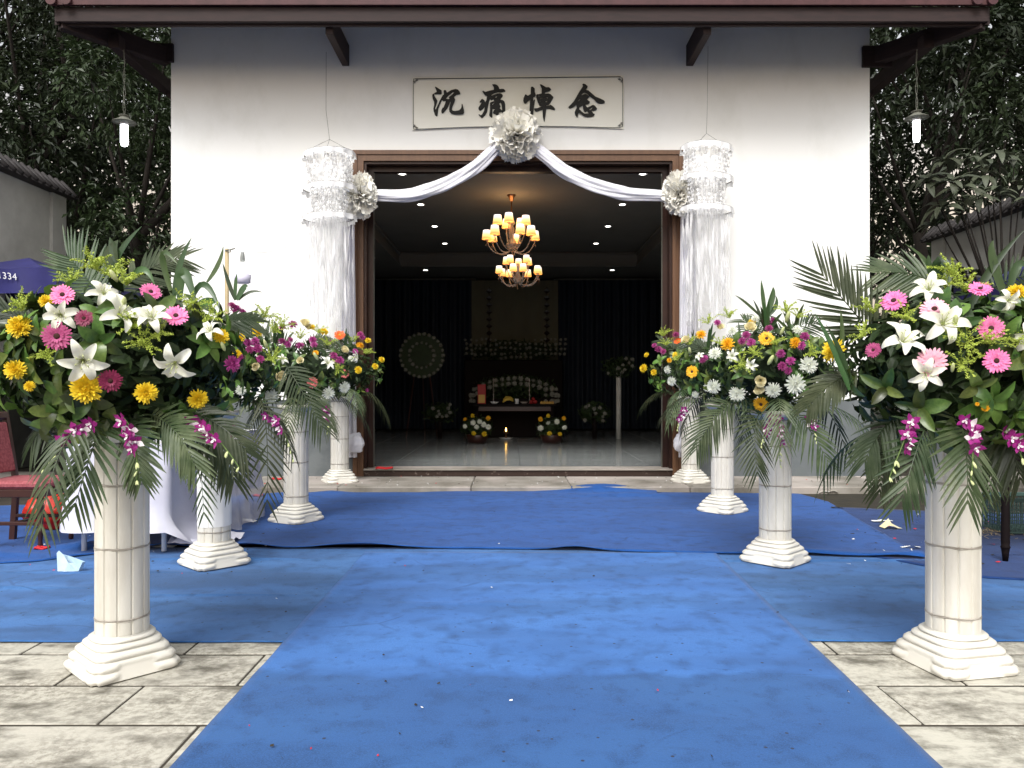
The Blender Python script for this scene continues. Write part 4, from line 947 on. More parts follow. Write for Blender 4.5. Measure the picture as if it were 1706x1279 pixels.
arr('R3', 'third right bouquet of white roses and orange gerberas, half hidden behind the second',
    rad=(.47, .36, .27), zc=1.24, seed=16, nwhorl=36, nstuff=600, autof=10, topf=4,
    flowers=[('mo',1168,557,10),('gy',1153,619,11),('ro',1143,566,9),('mm',1174,596,7),('mm',1170,600,6),('mw',1112,616,8),('mw',1119,635,9),('mw',1158,657,7),('my',1125,592,6),('li',1166,594,10),('mm',1195,537,7),('ro',1200,545,8),('mw',1180,645,9),('bu',1150,590,7)],
    gold=[(1150,575,12),(1180,540,12),(1130,600,10),(1200,575,12)],
    orchids=[((1140,680,-.3),(1132,690,-.35),(1128,715,-.35))])
arr('L4', 'farthest left bouquet with yellow roses and an orange red gerbera beside the door frame',
    rad=(.52, .36, .29), zc=1.30, seed=17, nwhorl=34, nstuff=600, autof=12, topf=5,
    flowers=[('gr',566,558,10),('mm',600,557,7),('mm',604,562,6),('my',613,567,6),('mo',600,575,8),('my',636,599,6),('my',625,610,6),('my',597,616,7),('gs',574,622,8),('mm',592,585,6),('mm',550,570,6),('ro',560,600,6),('mw',585,597,6),('mm',612,650,4)],
    gold=[(590,570,10),(610,590,10)])
arr('R4', 'farthest right bouquet with yellow roses and a red bloom beside the door frame',
    rad=(.52, .36, .29), zc=1.30, seed=18, nwhorl=34, nstuff=600, autof=12, topf=5,
    flowers=[('gr',1129,568,7),('mm',1126,557,7),('mm',1097,581,7),('mm',1105,585,6),('my',1077,591,5),('my',1072,613,8),('my',1089,620,6),('my',1125,590,5),('mo',1115,600,5),('mw',1148,640,6),('mm',1090,575,5)],
    gold=[(1105,560,12),(1110,575,10)])

# ------------------------------------------------------------------ banner with brush characters
BYW = WY-.012
def wallpt(px, py, y=BYW): return at(px, py, y)
b = MB()
def bann(u, v):
    px = 687+352*u; top = 129.5-2.5*math.sin(u*1.6) - 1.5*u; bot = 217-6.0*math.sin(math.pi*u) - 2*u
    p = wallpt(px, top+(bot-top)*v, BYW); p.y += .004*math.sin(u*23+v*3) - .006*v; return tuple(p)
b.grid(40, 12, bann)
ban = thing('banner', (0, 0, 0), 'long cream paper banner with four black brush characters above the doorway', 'banner')
ban.location = wallpt(863, 172); bo = -ban.location
b.build('paper', m_banner, ban, True, Matrix.Translation(bo))
CH = [(710, [[(265,170),(300,170),(470,280),(475,375),(450,400),(245,400),(250,440),(340,590),(340,620),(275,840),(290,860),(420,580),(500,430),(540,400),(530,290),(560,265),(600,275),(635,345),(760,270),(890,235),(960,250),(1010,300),(1040,370),(1030,400),(920,420),(850,485),(885,560),(860,640),(800,780),(785,860),(810,895),(880,905),(1000,885),(1050,840),(1075,780),(1080,695),(1105,695),(1150,880),(1155,970),(1120,1010),(1010,1020),(860,1020),(760,990),(710,930),(695,850),(710,760),(745,640),(735,630),(690,740),(640,840),(560,930),(510,985),(485,985),(460,940),(465,880),(500,800),(520,810),(570,700),(595,620),(575,600),(540,620),(480,580),(430,690),(370,850),(345,1060),(325,1080),(270,1040),(225,900),(220,830),(245,720),(240,630),(200,540),(185,450),(190,400),(325,320)],
             [(600,535),(680,450),(810,340),(850,345),(770,420),(680,490),(710,515),(670,550),(645,535)]]),
      (790, [[(545,95),(630,90),(700,115),(745,170),(770,240),(850,230),(910,240),(955,300),(940,325),(860,340),(720,345),(600,375),(540,410),(520,445),(600,410),(700,375),(780,365),(840,385),(870,430),(860,480),(820,525),(800,560),(870,575),(920,620),(945,700),(950,960),(940,1080),(900,1110),(850,1060),(760,1045),(660,1040),(640,1005),(590,1000),(570,960),(590,890),(640,860),(560,850),(555,1100),(530,1120),(470,1070),(455,1030),(480,850),(480,670),(500,640),(600,600),(595,550),(520,585),(480,550),(455,620),(420,780),(390,950),(330,1050),(235,1135),(135,1030),(140,1000),(200,1035),(240,1010),(300,900),(325,780),(260,860),(175,910),(130,850),(135,790),(230,650),(170,655),(165,620),(220,550),(260,540),(310,580),(335,640),(370,580),(395,460),(330,430),(270,350),(245,300),(275,290),(340,325),(480,285),(600,260),(600,190)],
             [(640,490),(670,460),(705,465),(670,500)], [(545,700),(600,660),(610,670),(555,720)], [(765,680),(810,655),(835,740),(850,890),(780,830),(805,770)], [(750,960),(840,940),(840,1010),(790,1025),(755,1000)]]),
      (865, [[(355,190),(375,165),(420,165),(475,225),(475,330),(510,420),(490,470),(430,500),(425,610),(460,550),(485,560),(455,750),(425,1040),(380,1035),(315,960),(315,830),(335,560),(250,630),(190,690),(150,675),(120,600),(130,520),(180,400),(210,405),(265,440),(350,390)]]),
      (865, [[(625,95),(670,95),(750,140),(820,185),(890,180),(940,205),(975,255),(920,310),(790,340),(785,380),(900,370),(950,390),(1040,480),(1040,510),(980,610),(920,710),(820,740),(830,755),(925,735),(950,715),(1010,750),(1090,830),(1095,870),(1070,890),(1010,870),(930,850),(825,850),(800,1050),(775,1225),(750,1225),(720,1080),(710,870),(620,900),(530,930),(480,920),(455,850),(460,825),(560,820),(640,785),(710,760),(620,755),(570,650),(520,500),(515,430),(540,385),(580,400),(685,370),(685,230)],
             [(575,430),(625,440),(600,470)], [(630,540),(660,510),(715,505),(670,535)], [(800,500),(875,490),(875,525)], [(625,605),(650,595),(665,615),(640,630)], [(790,630),(820,605),(860,600),(830,635)]]),
      (940, [[(550,90),(585,70),(650,90),(715,155),(700,215),(655,250),(740,285),(830,360),(940,460),(1080,520),(1200,575),(1240,620),(1235,665),(1170,690),(1050,685),(980,640),(900,550),(770,460),(720,530),(690,555),(770,610),(775,660),(730,700),(640,715),(700,800),(790,760),(880,715),(940,750),(1000,830),(980,880),(900,905),(830,900),(850,940),(930,1010),(910,1055),(830,1090),(710,1100),(620,1080),(540,1030),(470,970),(440,960),(410,1090),(385,1100),(340,1040),(320,940),(345,870),(380,800),(360,715),(290,790),(160,835),(120,790),(190,720),(300,600),(430,370),(570,150)],
             [(525,430),(560,380),(600,350),(660,360),(720,400),(755,450),(700,405),(630,385)], [(435,600),(450,560),(490,545),(480,570)], [(460,800),(570,740),(575,820),(590,900),(630,950),(700,910),(740,980),(610,985),(540,930),(460,850)], [(760,870),(850,795),(870,800),(830,850),(790,880)]])]
for (ox, polys) in CH:
    PL = [[wallpt(ox+x*.05473, 135+y*.05473, BYW-.016) + bo for (x, y) in pl] for pl in polys]
    flat = [v for pl in PL for v in pl]
    tris = tessellate_polygon([[Vector((v.x, v.z, 0)) for v in pl] for pl in PL])
    b = MB(); b.add(flat, [tuple(t) for t in tris]); b.build('brush_character', m_ink, ban)
b = MB()
def line(p, q, w):
    A = wallpt(*p, BYW-.013)+bo; B = wallpt(*q, BYW-.013)+bo; d = (B-A).normalized(); n_ = Vector((-d.z, 0, d.x))*w*.5
    b.add([A-n_, B-n_, B+n_, A+n_], [(0,1,2,3)])
line((692,131),(862,129.3),.009); line((862,129.3),(1034,127.5),.009); line((688.5,134),(688.5,213),.006); line((1037.5,131),(1037.5,210),.006)
line((692,215),(775,211.5),.006); line((775,211.5),(862,209.5),.006); line((862,209.5),(950,210.5),.006); line((950,210.5),(1034,212.5),.006)
for (cx0, cy0, sx, sy) in ((687,129,1,1),(1039,127.5,-1,1),(687,217,1,-1),(1039,213,-1,-1)):
    for (a, c, e, f) in ((2,2,7,2),(2,2,2,7),(7,2,7,6),(2,7,6,7),(4,4,7,6),(9,2,9,5),(2,9,5,9),(4,5,4,9),(6,4,9,5)): line((cx0+a*sx, cy0+c*sy), (cx0+e*sx, cy0+f*sy), .0055)
b.build('border_line', m_ink, ban)

# ------------------------------------------------------------------ white rosettes, swags, drapes
def rosette(px, py, Y, r, label, sc=(1, 1, 1), seed=0):
    c = at(px, py, Y); rr = random.Random(seed); t = thing('tulle_rosette', c, label, 'rosette', 'white tulle rosettes over the doorway')
    b = MB()
    for k in range(150):
        a = k*2.39996; z = 1-2*(k+.5)/150; s_ = math.sqrt(1-z*z); n_ = Vector((s_*math.cos(a), s_*math.sin(a), z)); e1 = n_.orthogonal().normalized(); e2 = n_.cross(e1)
        an = rr.uniform(0, 6.28); u_ = e1*math.cos(an)+e2*math.sin(an); v_ = n_.cross(u_); L = r*rr.uniform(.82, 1.08); w = r*rr.uniform(.22, .38); ph = rr.uniform(0, 6)
        def fn(u, v):
            x = (u-.5)*2; f = .35+.65*v
            q = n_*L*f + u_*w*x*(.25+.9*v) + v_*(r*.055*math.sin(x*7+ph)*v + r*.12*math.sin(x*2.2+ph)*v) - n_*(.10*r*abs(math.sin(x*5+ph))*v)
            return (q.x*sc[0], q.y*sc[1], q.z*sc[2])
        b.grid(8, 4, fn)
    b.build('ruffle', m_tulle, t, True)
    return t
rosette(859, 226, 8.90, .305, 'round cream tulle rosette centred over the door, overlapping the banner', seed=1)
rosette(600, 326, 8.84, .235, 'white tulle rosette on the upper left corner of the door frame', (.9, .9, 1.15), seed=2)
rosette(1132, 322, 8.84, .235, 'white tulle rosette on the upper right corner of the door frame', (.9, .9, 1.15), seed=3)
def swag(pts, rad, label, seed):
    rr = random.Random(seed); P_ = [at(x, y, 8.90) for (x, y) in pts]; n = 40; path = []
    for i in range(n+1):
        f = i/n*(len(P_)-1); k = min(len(P_)-2, int(f)); a = f-k
        p0 = P_[max(0, k-1)]; p1 = P_[k]; p2 = P_[k+1]; p3 = P_[min(len(P_)-1, k+2)]
        path.append(.5*((2*p1)+(p2-p0)*a+(2*p0-5*p1+4*p2-p3)*a*a+(3*p1-p0-3*p2+p3)*a**3))
    c0 = path[0]; t = thing('satin_swag', c0, label, 'drapery', 'white satin swags across the doorway'); b = MB(); m = 40; vs = []
    for i, p in enumerate(path):
        tn = (path[min(n, i+1)]-path[max(0, i-1)]).normalized(); u_ = tn.cross(Vector((0, 1, 0))).normalized(); f = i/n
        R_ = rad*(.55+.6*math.sin(math.pi*min(1, .12+.8*f)))
        for k in range(m):
            a = 2*math.pi*k/m; rf = 1+.20*math.sin(a*4+seed+f*7)+.13*math.sin(a*9-f*11) + .16*noise.noise(Vector((f*9, math.cos(a)*2, math.sin(a)*2+seed)))
            vs.append(p-c0 + u_*math.cos(a)*R_*rf + Vector((0, 1, 0))*math.sin(a)*R_*rf*.6)
    b.add(vs, [(i*m+k, i*m+(k+1) % m, (i+1)*m+(k+1) % m, (i+1)*m+k) for i in range(n) for k in range(m)] + [tuple(range(m)), tuple(n*m+k for k in range(m))])
    b.build('cloth', m_silk, t, True)
swag([(835,238),(805,268),(765,295),(715,317),(665,326),(608,324)], .064, 'white satin swag hanging from the middle rosette to the left corner of the door', 1)
swag([(883,238),(915,266),(955,293),(1010,315),(1060,324),(1125,327)], .064, 'white satin swag hanging from the middle rosette to the right corner of the door', 2)
def side_drape(px0, px1, py0, label, seed):
    t = thing('side_drape', at((px0+px1)/2, 790, 8.93), label, 'drapery', 'long white drapes beside the door frame'); o = t.location.copy(); b = MB()
    x0, x1 = at(px0, 0, 8.93).x, at(px1, 0, 8.93).x; z1 = at(0, py0, 8.93).z
    b.grid(50, 30, lambda u, v: tuple(Vector((x0+(x1-x0)*(u*(1-.15*math.sin(v*3+seed))+.08*math.sin(v*3+seed)), 8.93+.03*math.sin(u*24+seed+v*1.2)+.02*math.sin(v*7+u*5), z1+(.30-z1)*v))-o))
    b.build('cloth', m_silk, t, True)
    b = MB(); rr = random.Random(seed)
    b.ball((0, 0, 0), .1, 24, 16, (1, .8, 1.15))
    b.v = [tuple(Vector(v)*(1+.28*noise.noise(Vector(v)*22+Vector((seed, 0, 0))))) for v in b.v]
    q = at(592 if seed == 1 else 1136, 738, 8.85)-o; b.build('tied_end', m_silk, t, True, Matrix.Translation(q))
side_drape(566, 593, 345, 'long white satin drape left of the door frame, gathered in a bundle near the floor', 1)
side_drape(1133, 1162, 345, 'long white satin drape right of the door frame, gathered in a bundle near the floor', 2)

def lantern(px, tops, label, seed, skew):
    Y = 8.62; rr = random.Random(seed); zs = [at(0, y, Y).z for y in tops]; c = at(px, tops[0], Y); t = thing('gauze_lantern', c, label, 'hanging lantern', 'white gauze lanterns hanging beside the doorway')
    def ringpt(a, z, r): return Vector((r*math.cos(a), r*math.sin(a), z + skew*r*math.cos(a)))
    for i, z in enumerate(zs):
        r = .295 if i else .285; q = MB(); q.tube([ringpt(2*math.pi*k/48, z-zs[0], r) for k in range(49)], .0045, 5, False); q.build('wire_ring', m_wire, t, True)
        q = MB(); q.grid(97, 3, lambda u, v: tuple(ringpt(u*2*math.pi, z-zs[0]-.055*v-.01*math.sin(u*90)*v, r+.004+.012*math.sin(u*75)*v))); q.build('trim_ribbon', m_gauze, t, True)
    for (za, zb_, r, amp, nf) in ((0, zs[1]-zs[0], .255, .030, 19), (zs[1]-zs[0], zs[2]-zs[0], .20, .025, 15)):
        q = MB(); q.grid(150, 12, lambda u, v: tuple(ringpt(u*2*math.pi, za+(zb_-za)*v, r-.035+amp*1.9*noise.noise(Vector((math.cos(u*6.283)*6, math.sin(u*6.283)*6, v*7+seed)))+.02*noise.noise(Vector((math.cos(u*6.283)*19, math.sin(u*6.283)*19, v*14+seed)))))); q.build('gauze_tier', m_gauze2, t, True)
    # petal strings on the tiers
    q = MB()
    for k in range(170):
        a = rr.uniform(0, 6.283); r = rr.uniform(.19, .26) if k % 2 else rr.uniform(.15, .21); z0 = 0 if k % 2 else zs[1]-zs[0]; 
        for j in range(8):
            p = ringpt(a, z0-.03-.045*j, r+rr.uniform(-.01, .01)); s_ = rr.uniform(.009, .018); an = rr.uniform(0, 3)
            q.add([p+Vector((math.cos(an), math.sin(an), .2))*s_, p+Vector((0, 0, -s_*1.6)), p-Vector((math.cos(an), math.sin(an), -.1))*s_, p+Vector((0, 0, s_))], [(0,1,2,3)])
    tag(q.build('petal_string', m_gauze, t), kind='stuff')
    q = MB(); zl = zs[2]-zs[0]
    for k in range(70):
        a = 2*math.pi*k/70+rr.uniform(-.05, .05); r = rr.choice((.26, .22, .17, .12)); L = rr.uniform(.75, 1.38); w = rr.uniform(.004, .009); pts = []
        ns = 14
        vs = []
        for j in range(ns+1):
            p = ringpt(a, zl-L*j/ns, r+.008*math.sin(j+k)); d = Vector((-math.sin(a+j*.5), math.cos(a+j*.5), 0))*w*(1.6 if j % 3 == 0 else 1); vs += [p-d, p+d]
        q.add(vs, [(2*j, 2*j+1, 2*j+3, 2*j+2) for j in range(ns)])
    tag(q.build('fringe_strand', m_strand, t), kind='stuff')
    q = MB(); q.grid(110, 10, lambda u, v: tuple(ringpt(u*2*math.pi, zl-1.2*v-.12*v*math.sin(u*19), .20+.03*noise.noise(Vector((u*26, v*2, seed)))+.03*v*math.sin(u*31)))); q.build('veil', m_veil, t, True)
    q = MB()
    for k in range(3):
        a = 2*math.pi*k/3; q.tube([ringpt(a, 0, .285), Vector((0, 0, .17))], .002, 4)
    q.tube([Vector((0, 0, .17)), Vector((-.04 if seed == 1 else .01, 0, .5)), Vector((-.05 if seed == 1 else .03, .05, 1.18))], .0022, 4); q.build('hanging_wire', m_wire, t)
lantern(549, (257, 313, 362), 'white gauze lantern of stacked rings and long fringe, left of the doorway', 1, .06)
lantern(1177, (247, 298, 349), 'white gauze lantern of stacked rings and long fringe, right of the doorway', 2, -.06)

# ------------------------------------------------------------------ hanging eave lamps
def eave_lamp(px, pyb, Y, ztop, label, seed):
    c = at(px, pyb, Y); t = thing('hanging_lamp', c, label, 'lamp', 'lit tube lamps hanging under the eaves'); H = ztop-c.z
    b = MB(); b.lathe([(.128, .128), (.124, .135), (.06, .17), (.045, .185), (.035, .19), (.055, .20), (.06, .207), (.02, .215)], 24); b.build('shade', m_greymetal, t, True)
    b = MB()
    for k in range(4):
        a = k*math.pi/2+.4; x, y = .024*math.cos(a), .024*math.sin(a)
        b.tube([(x, y, .12), (x, y, -.10), (x*.6, y*.6, -.13)], .0165, 8)
    b.build('fluorescent_tube', m_cfl, t, True)
    b = MB(); b.lathe([(.045, .10), (.045, .135), (.03, .15)], 16); b.build('lamp_holder', m_enamel, t, True)
    b = MB()
    for s_ in (0, 1): b.tube([(.012*math.sin(i*1.1+s_*3)*(1 if i < 9 else .3), .008*math.cos(i*1.3+s_), .21+(H-.21)*i/12) for i in range(13)], .0032, 4)
    b.build('cord', m_greymetal, t)
eave_lamp(207, 223, 8.6, 4.93, 'lit fluorescent lamp with grey shade hanging under the left eave', 1)
eave_lamp(1527, 216, 8.6, 4.93, 'lit fluorescent lamp with grey shade hanging under the right eave', 2)
# work light on a bamboo pole at the left
p = at(378, 470, 7.4); t = thing('bamboo_pole', (p.x, 7.4, 0.015), 'thin upright bamboo pole with a metal hook against the white wall', 'pole')
b = MB(); ztop = at(378, 417, 7.4).z; b.tube([(0, 0, 0), (0, 0, ztop*.5), (0, 0, ztop)], .019, 10); b.build('pole', m_bamboo, t, True)
b = MB(); b.tube([(-.01, -.02, ztop-.02), (.04, -.03, ztop-.015), (.09, -.03, ztop)], .006, 6); b.tube([(.045, -.03, ztop-.015), (.045, -.03, ztop-.035), (.02, -.03, ztop-.035)], .006, 6); b.build('hook', m_greymetal, t)
c = at(404, 455, 7.3); t = thing('work_bulb', c, 'large lit bulb hanging from a wire beside the bamboo pole', 'lamp')
b = MB(); b.lathe([(.055, -.098), (.074, -.088), (.080, -.01)], 20); b.build('bulb_end', m_lav, t, True)
b = MB(); b.lathe([(.080, -.009), (.080, .05), (.05, .09), (.02, .1)], 20); b.build('bulb', m_bulb, t, True)
b = MB(); b.lathe([(.020, .10), (.022, .13), (.022, .15), (.015, .2)], 14); b.build('socket', m_socket, t, True)
b = MB(); wp = [c*0 + Vector((0, 0, .2)), Vector((.05, .2, .28)), Vector((.35, .7, .42)), Vector((.62, 1.3, .75))]; b.tube(bez(wp[0], wp[2]-Vector((0,0,.15)), at(545, 352, 8.62)-c, 14), .003, 4); b.build('cable', m_enamel, t)

# ------------------------------------------------------------------ table, chair, bag and odds at the left
t = thing('trestle_table', (-2.62, 5.95, 0.015), 'long narrow table under white cloth behind the nearest left pillar', 'table')
b = MB(); b.bbox((-.33, -.87, .70), (.33, .87, .73), .004); b.build('tabletop', m_enamel, t)
for (x, y) in ((-.27, -.80), (.27, -.80), (-.27, .8), (.27, .8)): q = MB(); q.tube([(x, y, 0), (x, y, .70)], .018, 8); q.build('leg', m_enamel, t, True)
tc_ = thing('table_cloth', (-2.62, 5.95, .75), 'creased white sheet draped over the long table and trailing on the carpet', 'cloth')
b = MB(); rr = random.Random(4)
def cl(u, v):
    # around the outline u, down v
    per = [(-.35, .89), (-.35, -.89), (.35, -.89), (.35, .89)]; Ls = [1.78, .70, 1.78]; d = u*sum(Ls)
    for i in range(3):
        if d <= Ls[i]+1e-6: break
        d -= Ls[i]
    a, c = Vector(per[i]), Vector(per[i+1]); p = a.lerp(c, min(1, d/Ls[i])); nrm = [Vector((-1, 0)), Vector((0, -1)), Vector((1, 0))][i]
    hang = .58 if i < 2 else .66 + .04*math.sin(d*4)
    if i == 2 and d > .9: hang = .50
    fl = .03*math.sin(u*60)*v + .03*v*noise.noise(Vector((u*22, v*2, 0))) + .05*v*v + (.10*max(0, v-.8)*5*(1 if (i == 2 and d < .5) else 0))
    z = -.005 - hang*v
    return (p.x+nrm.x*fl, p.y+nrm.y*fl, z)
b.grid(170, 14, cl)
b.grid(12, 24, lambda u, v: (-.352+.704*u, -.892+1.784*v, -.006+.004*noise.noise(Vector((u*9, v*20, 1)))))
b.build('sheet', m_sheetcloth, tc_, True)
b = MB()   # trailing end on the carpet
b.grid(20, 20, lambda u, v: (.30+.35*u, -.85+.42*v+.1*u, -.715+.05*(1-u)*(1+noise.noise(Vector((u*5, v*6, 2))))+.015*math.sin(v*14))); b.build('trailing_hem', m_sheetcloth, tc_, True)
b = MB(); b.grid(30, 20, lambda u, v: (-2.20+.10*v+.02*math.sin(u*30), 5.25+1.3*u, .72-.68*v+.01*math.sin(u*22)+.05*noise.noise(Vector((u*5, v*4, 4))))); tag(b.build('plastic_sheet', m_sheet, smooth=True), 'crumpled clear plastic sheet hanging along the right side of the covered table', 'plastic sheet')

def chair():
    t = thing('dining_chair', (-3.42, 5.38, .015), 'dark wooden chair with worn red brocade seat at the left edge', 'chair')
    zt = .40; b = MB(); b.bbox((-.21, -.20, zt+.01), (.24, .20, zt+.065), .018); b.build('seat', m_chairfab, t)
    b = MB(); b.bbox((-.205, -.195, zt-.045), (.235, .195, zt+.008), .004); b.build('seat_rail', m_chairwood, t)
    for (x, y) in ((.19, -.16), (.21, .17)):
        q = MB(); q.lathe([(.014, 0), (.018, .02), (.013, .05), (.018, .10), (.022, .12), (.016, .14), (.021, .22), (.014, .25), (.022, .28), (.022, zt-.046)], 12, Matrix.Translation((x, y, 0))); q.build('leg', m_chairwood, t, True)
    for y in (-.17, .17):
        q = MB(); q.add([(x0, y+s, z) for (x0, z) in ((-.235, 0), (-.195, 0), (-.205, zt), (-.17, zt), (-.29, .92), (-.255, .92)) for s in (-.016, .016)], [(0,1,3,2),(0,4,5,1),(2,3,7,6),(0,2,6,4),(1,5,7,3),(4,8,9,5),(6,7,11,10),(4,6,10,8),(5,9,11,7),(8,10,11,9)]); q.build('leg', m_chairwood, t)
    b = MB(); b.bbox((-.02, -.153, 0), (.02, .153, .36), .01, Matrix.Translation((-.195, 0, .50)) @ Matrix.Rotation(R(-11), 4, 'Y')); b.build('backrest', m_chairfab, t)
    b = MB(); b.bbox((-.02, -.19, 0), (.022, .19, .06), .012, Matrix.Translation((-.268, 0, .87)) @ Matrix.Rotation(R(-11), 4, 'Y')); b.build('top_rail', m_chairwood, t)
    for y in (-.165, .165): q = MB(); q.bbox((-.20, y-.01, .16), (.2, y+.01, .185), .003); q.build('stretcher', m_chairwood, t)
    q = MB(); q.bbox((.0, -.154, .162), (.02, .154, .183), .003); q.build('stretcher', m_chairwood, t)
chair()
b = MB(); b.ball((0, 0, 0), 1, 40, 26, (.21, .16, .135)); b.v = [tuple(Vector((v[0]*(1-.25*max(0, v[2])*5), v[1], max(v[2], -.125)))*(1+.22*noise.noise(Vector(v)*9)+.12*noise.noise(Vector(v)*23))) for v in b.v]
o = b.build('plastic_bag', m_redbag, smooth=True); o.location = (-3.60, 5.98, .155); tag(o, 'bright red crumpled plastic bag on the carpet behind the chair', 'bag')
b = MB(); b.add([(-.07, 0, 0), (-.02, -.01, .0), (.055, .0, 0), (.08, .0, .055), (.03, 0.0, .045), (.0, -.012, .055), (-.03, -.004, .10), (-.06, -.002, .125), (-.075, 0, .11),
                 (-.07, .04, 0), (.055, .04, 0), (.08, .03, .052), (-.03, .045, .085), (-.07, .03, .10)],
                [(0,1,5,6,8), (1,2,3,4,5), (6,7,8), (0,9,10,2,1), (9,13,12,10), (10,12,11), (2,10,11,3), (0,8,13,9), (8,7,13)])
o = b.build('folded_paper', m_maskblue); o.location = gp(112, 954, .008) + Vector((0, .02, .004)); tag(o, 'pale blue folded paper standing on the carpet left of the nearest pillar', 'paper')
def scrap(px, py, name, m, size, label, seed, cat, z=.016, curl=.02):
    rr = random.Random(seed); b = MB(); a0 = rr.uniform(0, 6)
    b.grid(5, 4, lambda u, v: (size[0]*(u-.5)*(1+.2*noise.noise(Vector((u*4, v*4, seed)))), size[1]*(v-.5)+size[1]*.3*noise.noise(Vector((u*3, seed, v))), curl*abs(noise.noise(Vector((u*3, v*3, seed))))+.001))
    o = b.build(name, m, None, True, Matrix.Translation(gp(px, py, z)+Vector((0,0,.003)))); tag(o, label, cat)
scrap(265, 911, 'paper_scrap', m_paper, (.22, .07), 'white paper sheet lying at the carpet edge right of the nearest left pillar', 1, 'paper')
scrap(1470, 868, 'paper_scrap', m_paper, (.17, .05), 'torn white paper strip on the dark carpet, upper one of two', 2, 'paper', curl=.03)
scrap(1484, 879, 'paper_scrap', m_cream, (.14, .09), 'crumpled cream paper on the dark carpet below the white strip', 3, 'paper', curl=.09)
scrap(1517, 912, 'paper_scrap', m_paper, (.13, .03), 'narrow white strip near the front edge of the deep blue carpet at right', 4, 'paper')
scrap(1378, 820, 'paper_scrap', m_paper, (.20, .10), 'white crumpled scrap in the dark gutter beside the step', 5, 'paper', z=.0, curl=.06)
scrap(405, 869, 'plastic_scrap', m_paper, (.20, .10), 'thin clear plastic scrap on the deep blue carpet left of the third pillar', 6, 'plastic', curl=.04)
scrap(1395, 846, 'paper_scrap', m_ink, (.11, .05), 'small dark printed wrapper at the back edge of the carpet on the right', 7, 'wrapper', curl=.03)
for i, (px, py, z, w, lb) in enumerate(((70, 915, .016, .09, 'red firecracker scrap on the carpet under the chair'), (462, 799, .06, .13, 'red paper ring on the step left of the far pillars'), (430, 827, .016, .09, 'red scrap on the back edge of the deep blue carpet at left'), (640, 781, .153, .20, 'thin red paper ring just inside the threshold'), (440, 792, .06, .10, 'red ribbon piece against the grey plinth at left'))):
    c = gp(px, py, z); b = MB(); rr = random.Random(i); b.tube([(w/2*math.cos(k*.5), w/3.5*math.sin(k*.5)*(1+.2*math.sin(k)), .012+.006*math.sin(k*1.7)) for k in range(14)], .009, 5)
    o = b.build('red_paper', m_redpaper, smooth=True); o.location = c; tag(o, lb, 'paper scrap')
# crumbs: too many to count
b = MB(); rr = random.Random(21)
for k in range(360):
    r_ = rr.random()
    if r_ < .30: p = gp(rr.uniform(1400, 1720), rr.uniform(855, 940), .014)
    elif r_ < .5: p = gp(rr.uniform(0, 480), rr.uniform(850, 960), .014)
    elif r_ < .57: p = gp(rr.uniform(420, 1300), rr.uniform(845, 1060), .017)
    elif r_ < .93: p = gp(rr.uniform(430, 1500), rr.uniform(792, 812), .062)
    else: p = gp(rr.uniform(380, 1450), rr.uniform(1060, 1270), .017)
    s_ = rr.uniform(.003, .010)*(1.5 if r_ < .3 else 1)*(.6 if p.y < 4 else 1.1); a = rr.uniform(0, 3); d = Vector((math.cos(a), math.sin(a), 0))*s_; e = Vector((-math.sin(a), math.cos(a), 0))*s_*rr.uniform(.3, .9)
    p.z += .003; b.mi = 0 if rr.random() < (.4 if p.y > 5 else .15) else (1 if rr.random() < .8 else 2); b.add([p-d-e, p+d-e, p+d+e+Vector((0,0,.004)), p-d+e+Vector((0,0,.002))], [(0,1,2,3)])
tag(b.build('litter', [m_paper, m_gutter, m_redpaper]), 'tiny scraps, petals and crumbs scattered over carpets and step', 'litter', kind='stuff')
b = MB(); rr = random.Random(8)
for k in range(260):
    p = gp(rr.gauss(1655, 32), rr.gauss(884, 6), .014); a = rr.uniform(0, 3); d = Vector((math.cos(a), math.sin(a), rr.uniform(0,.2)))*rr.uniform(.01, .03); e = Vector((-math.sin(a), math.cos(a), 0))*.003; p.z += .004+rr.uniform(0, .008)
    b.add([p-d-e, p+d-e, p+d+e, p-d+e], [(0,1,2,3)])
tag(b.build('straw', m_bamboo), 'patch of loose straw on the dark carpet beside the black table leg', 'straw', kind='stuff')

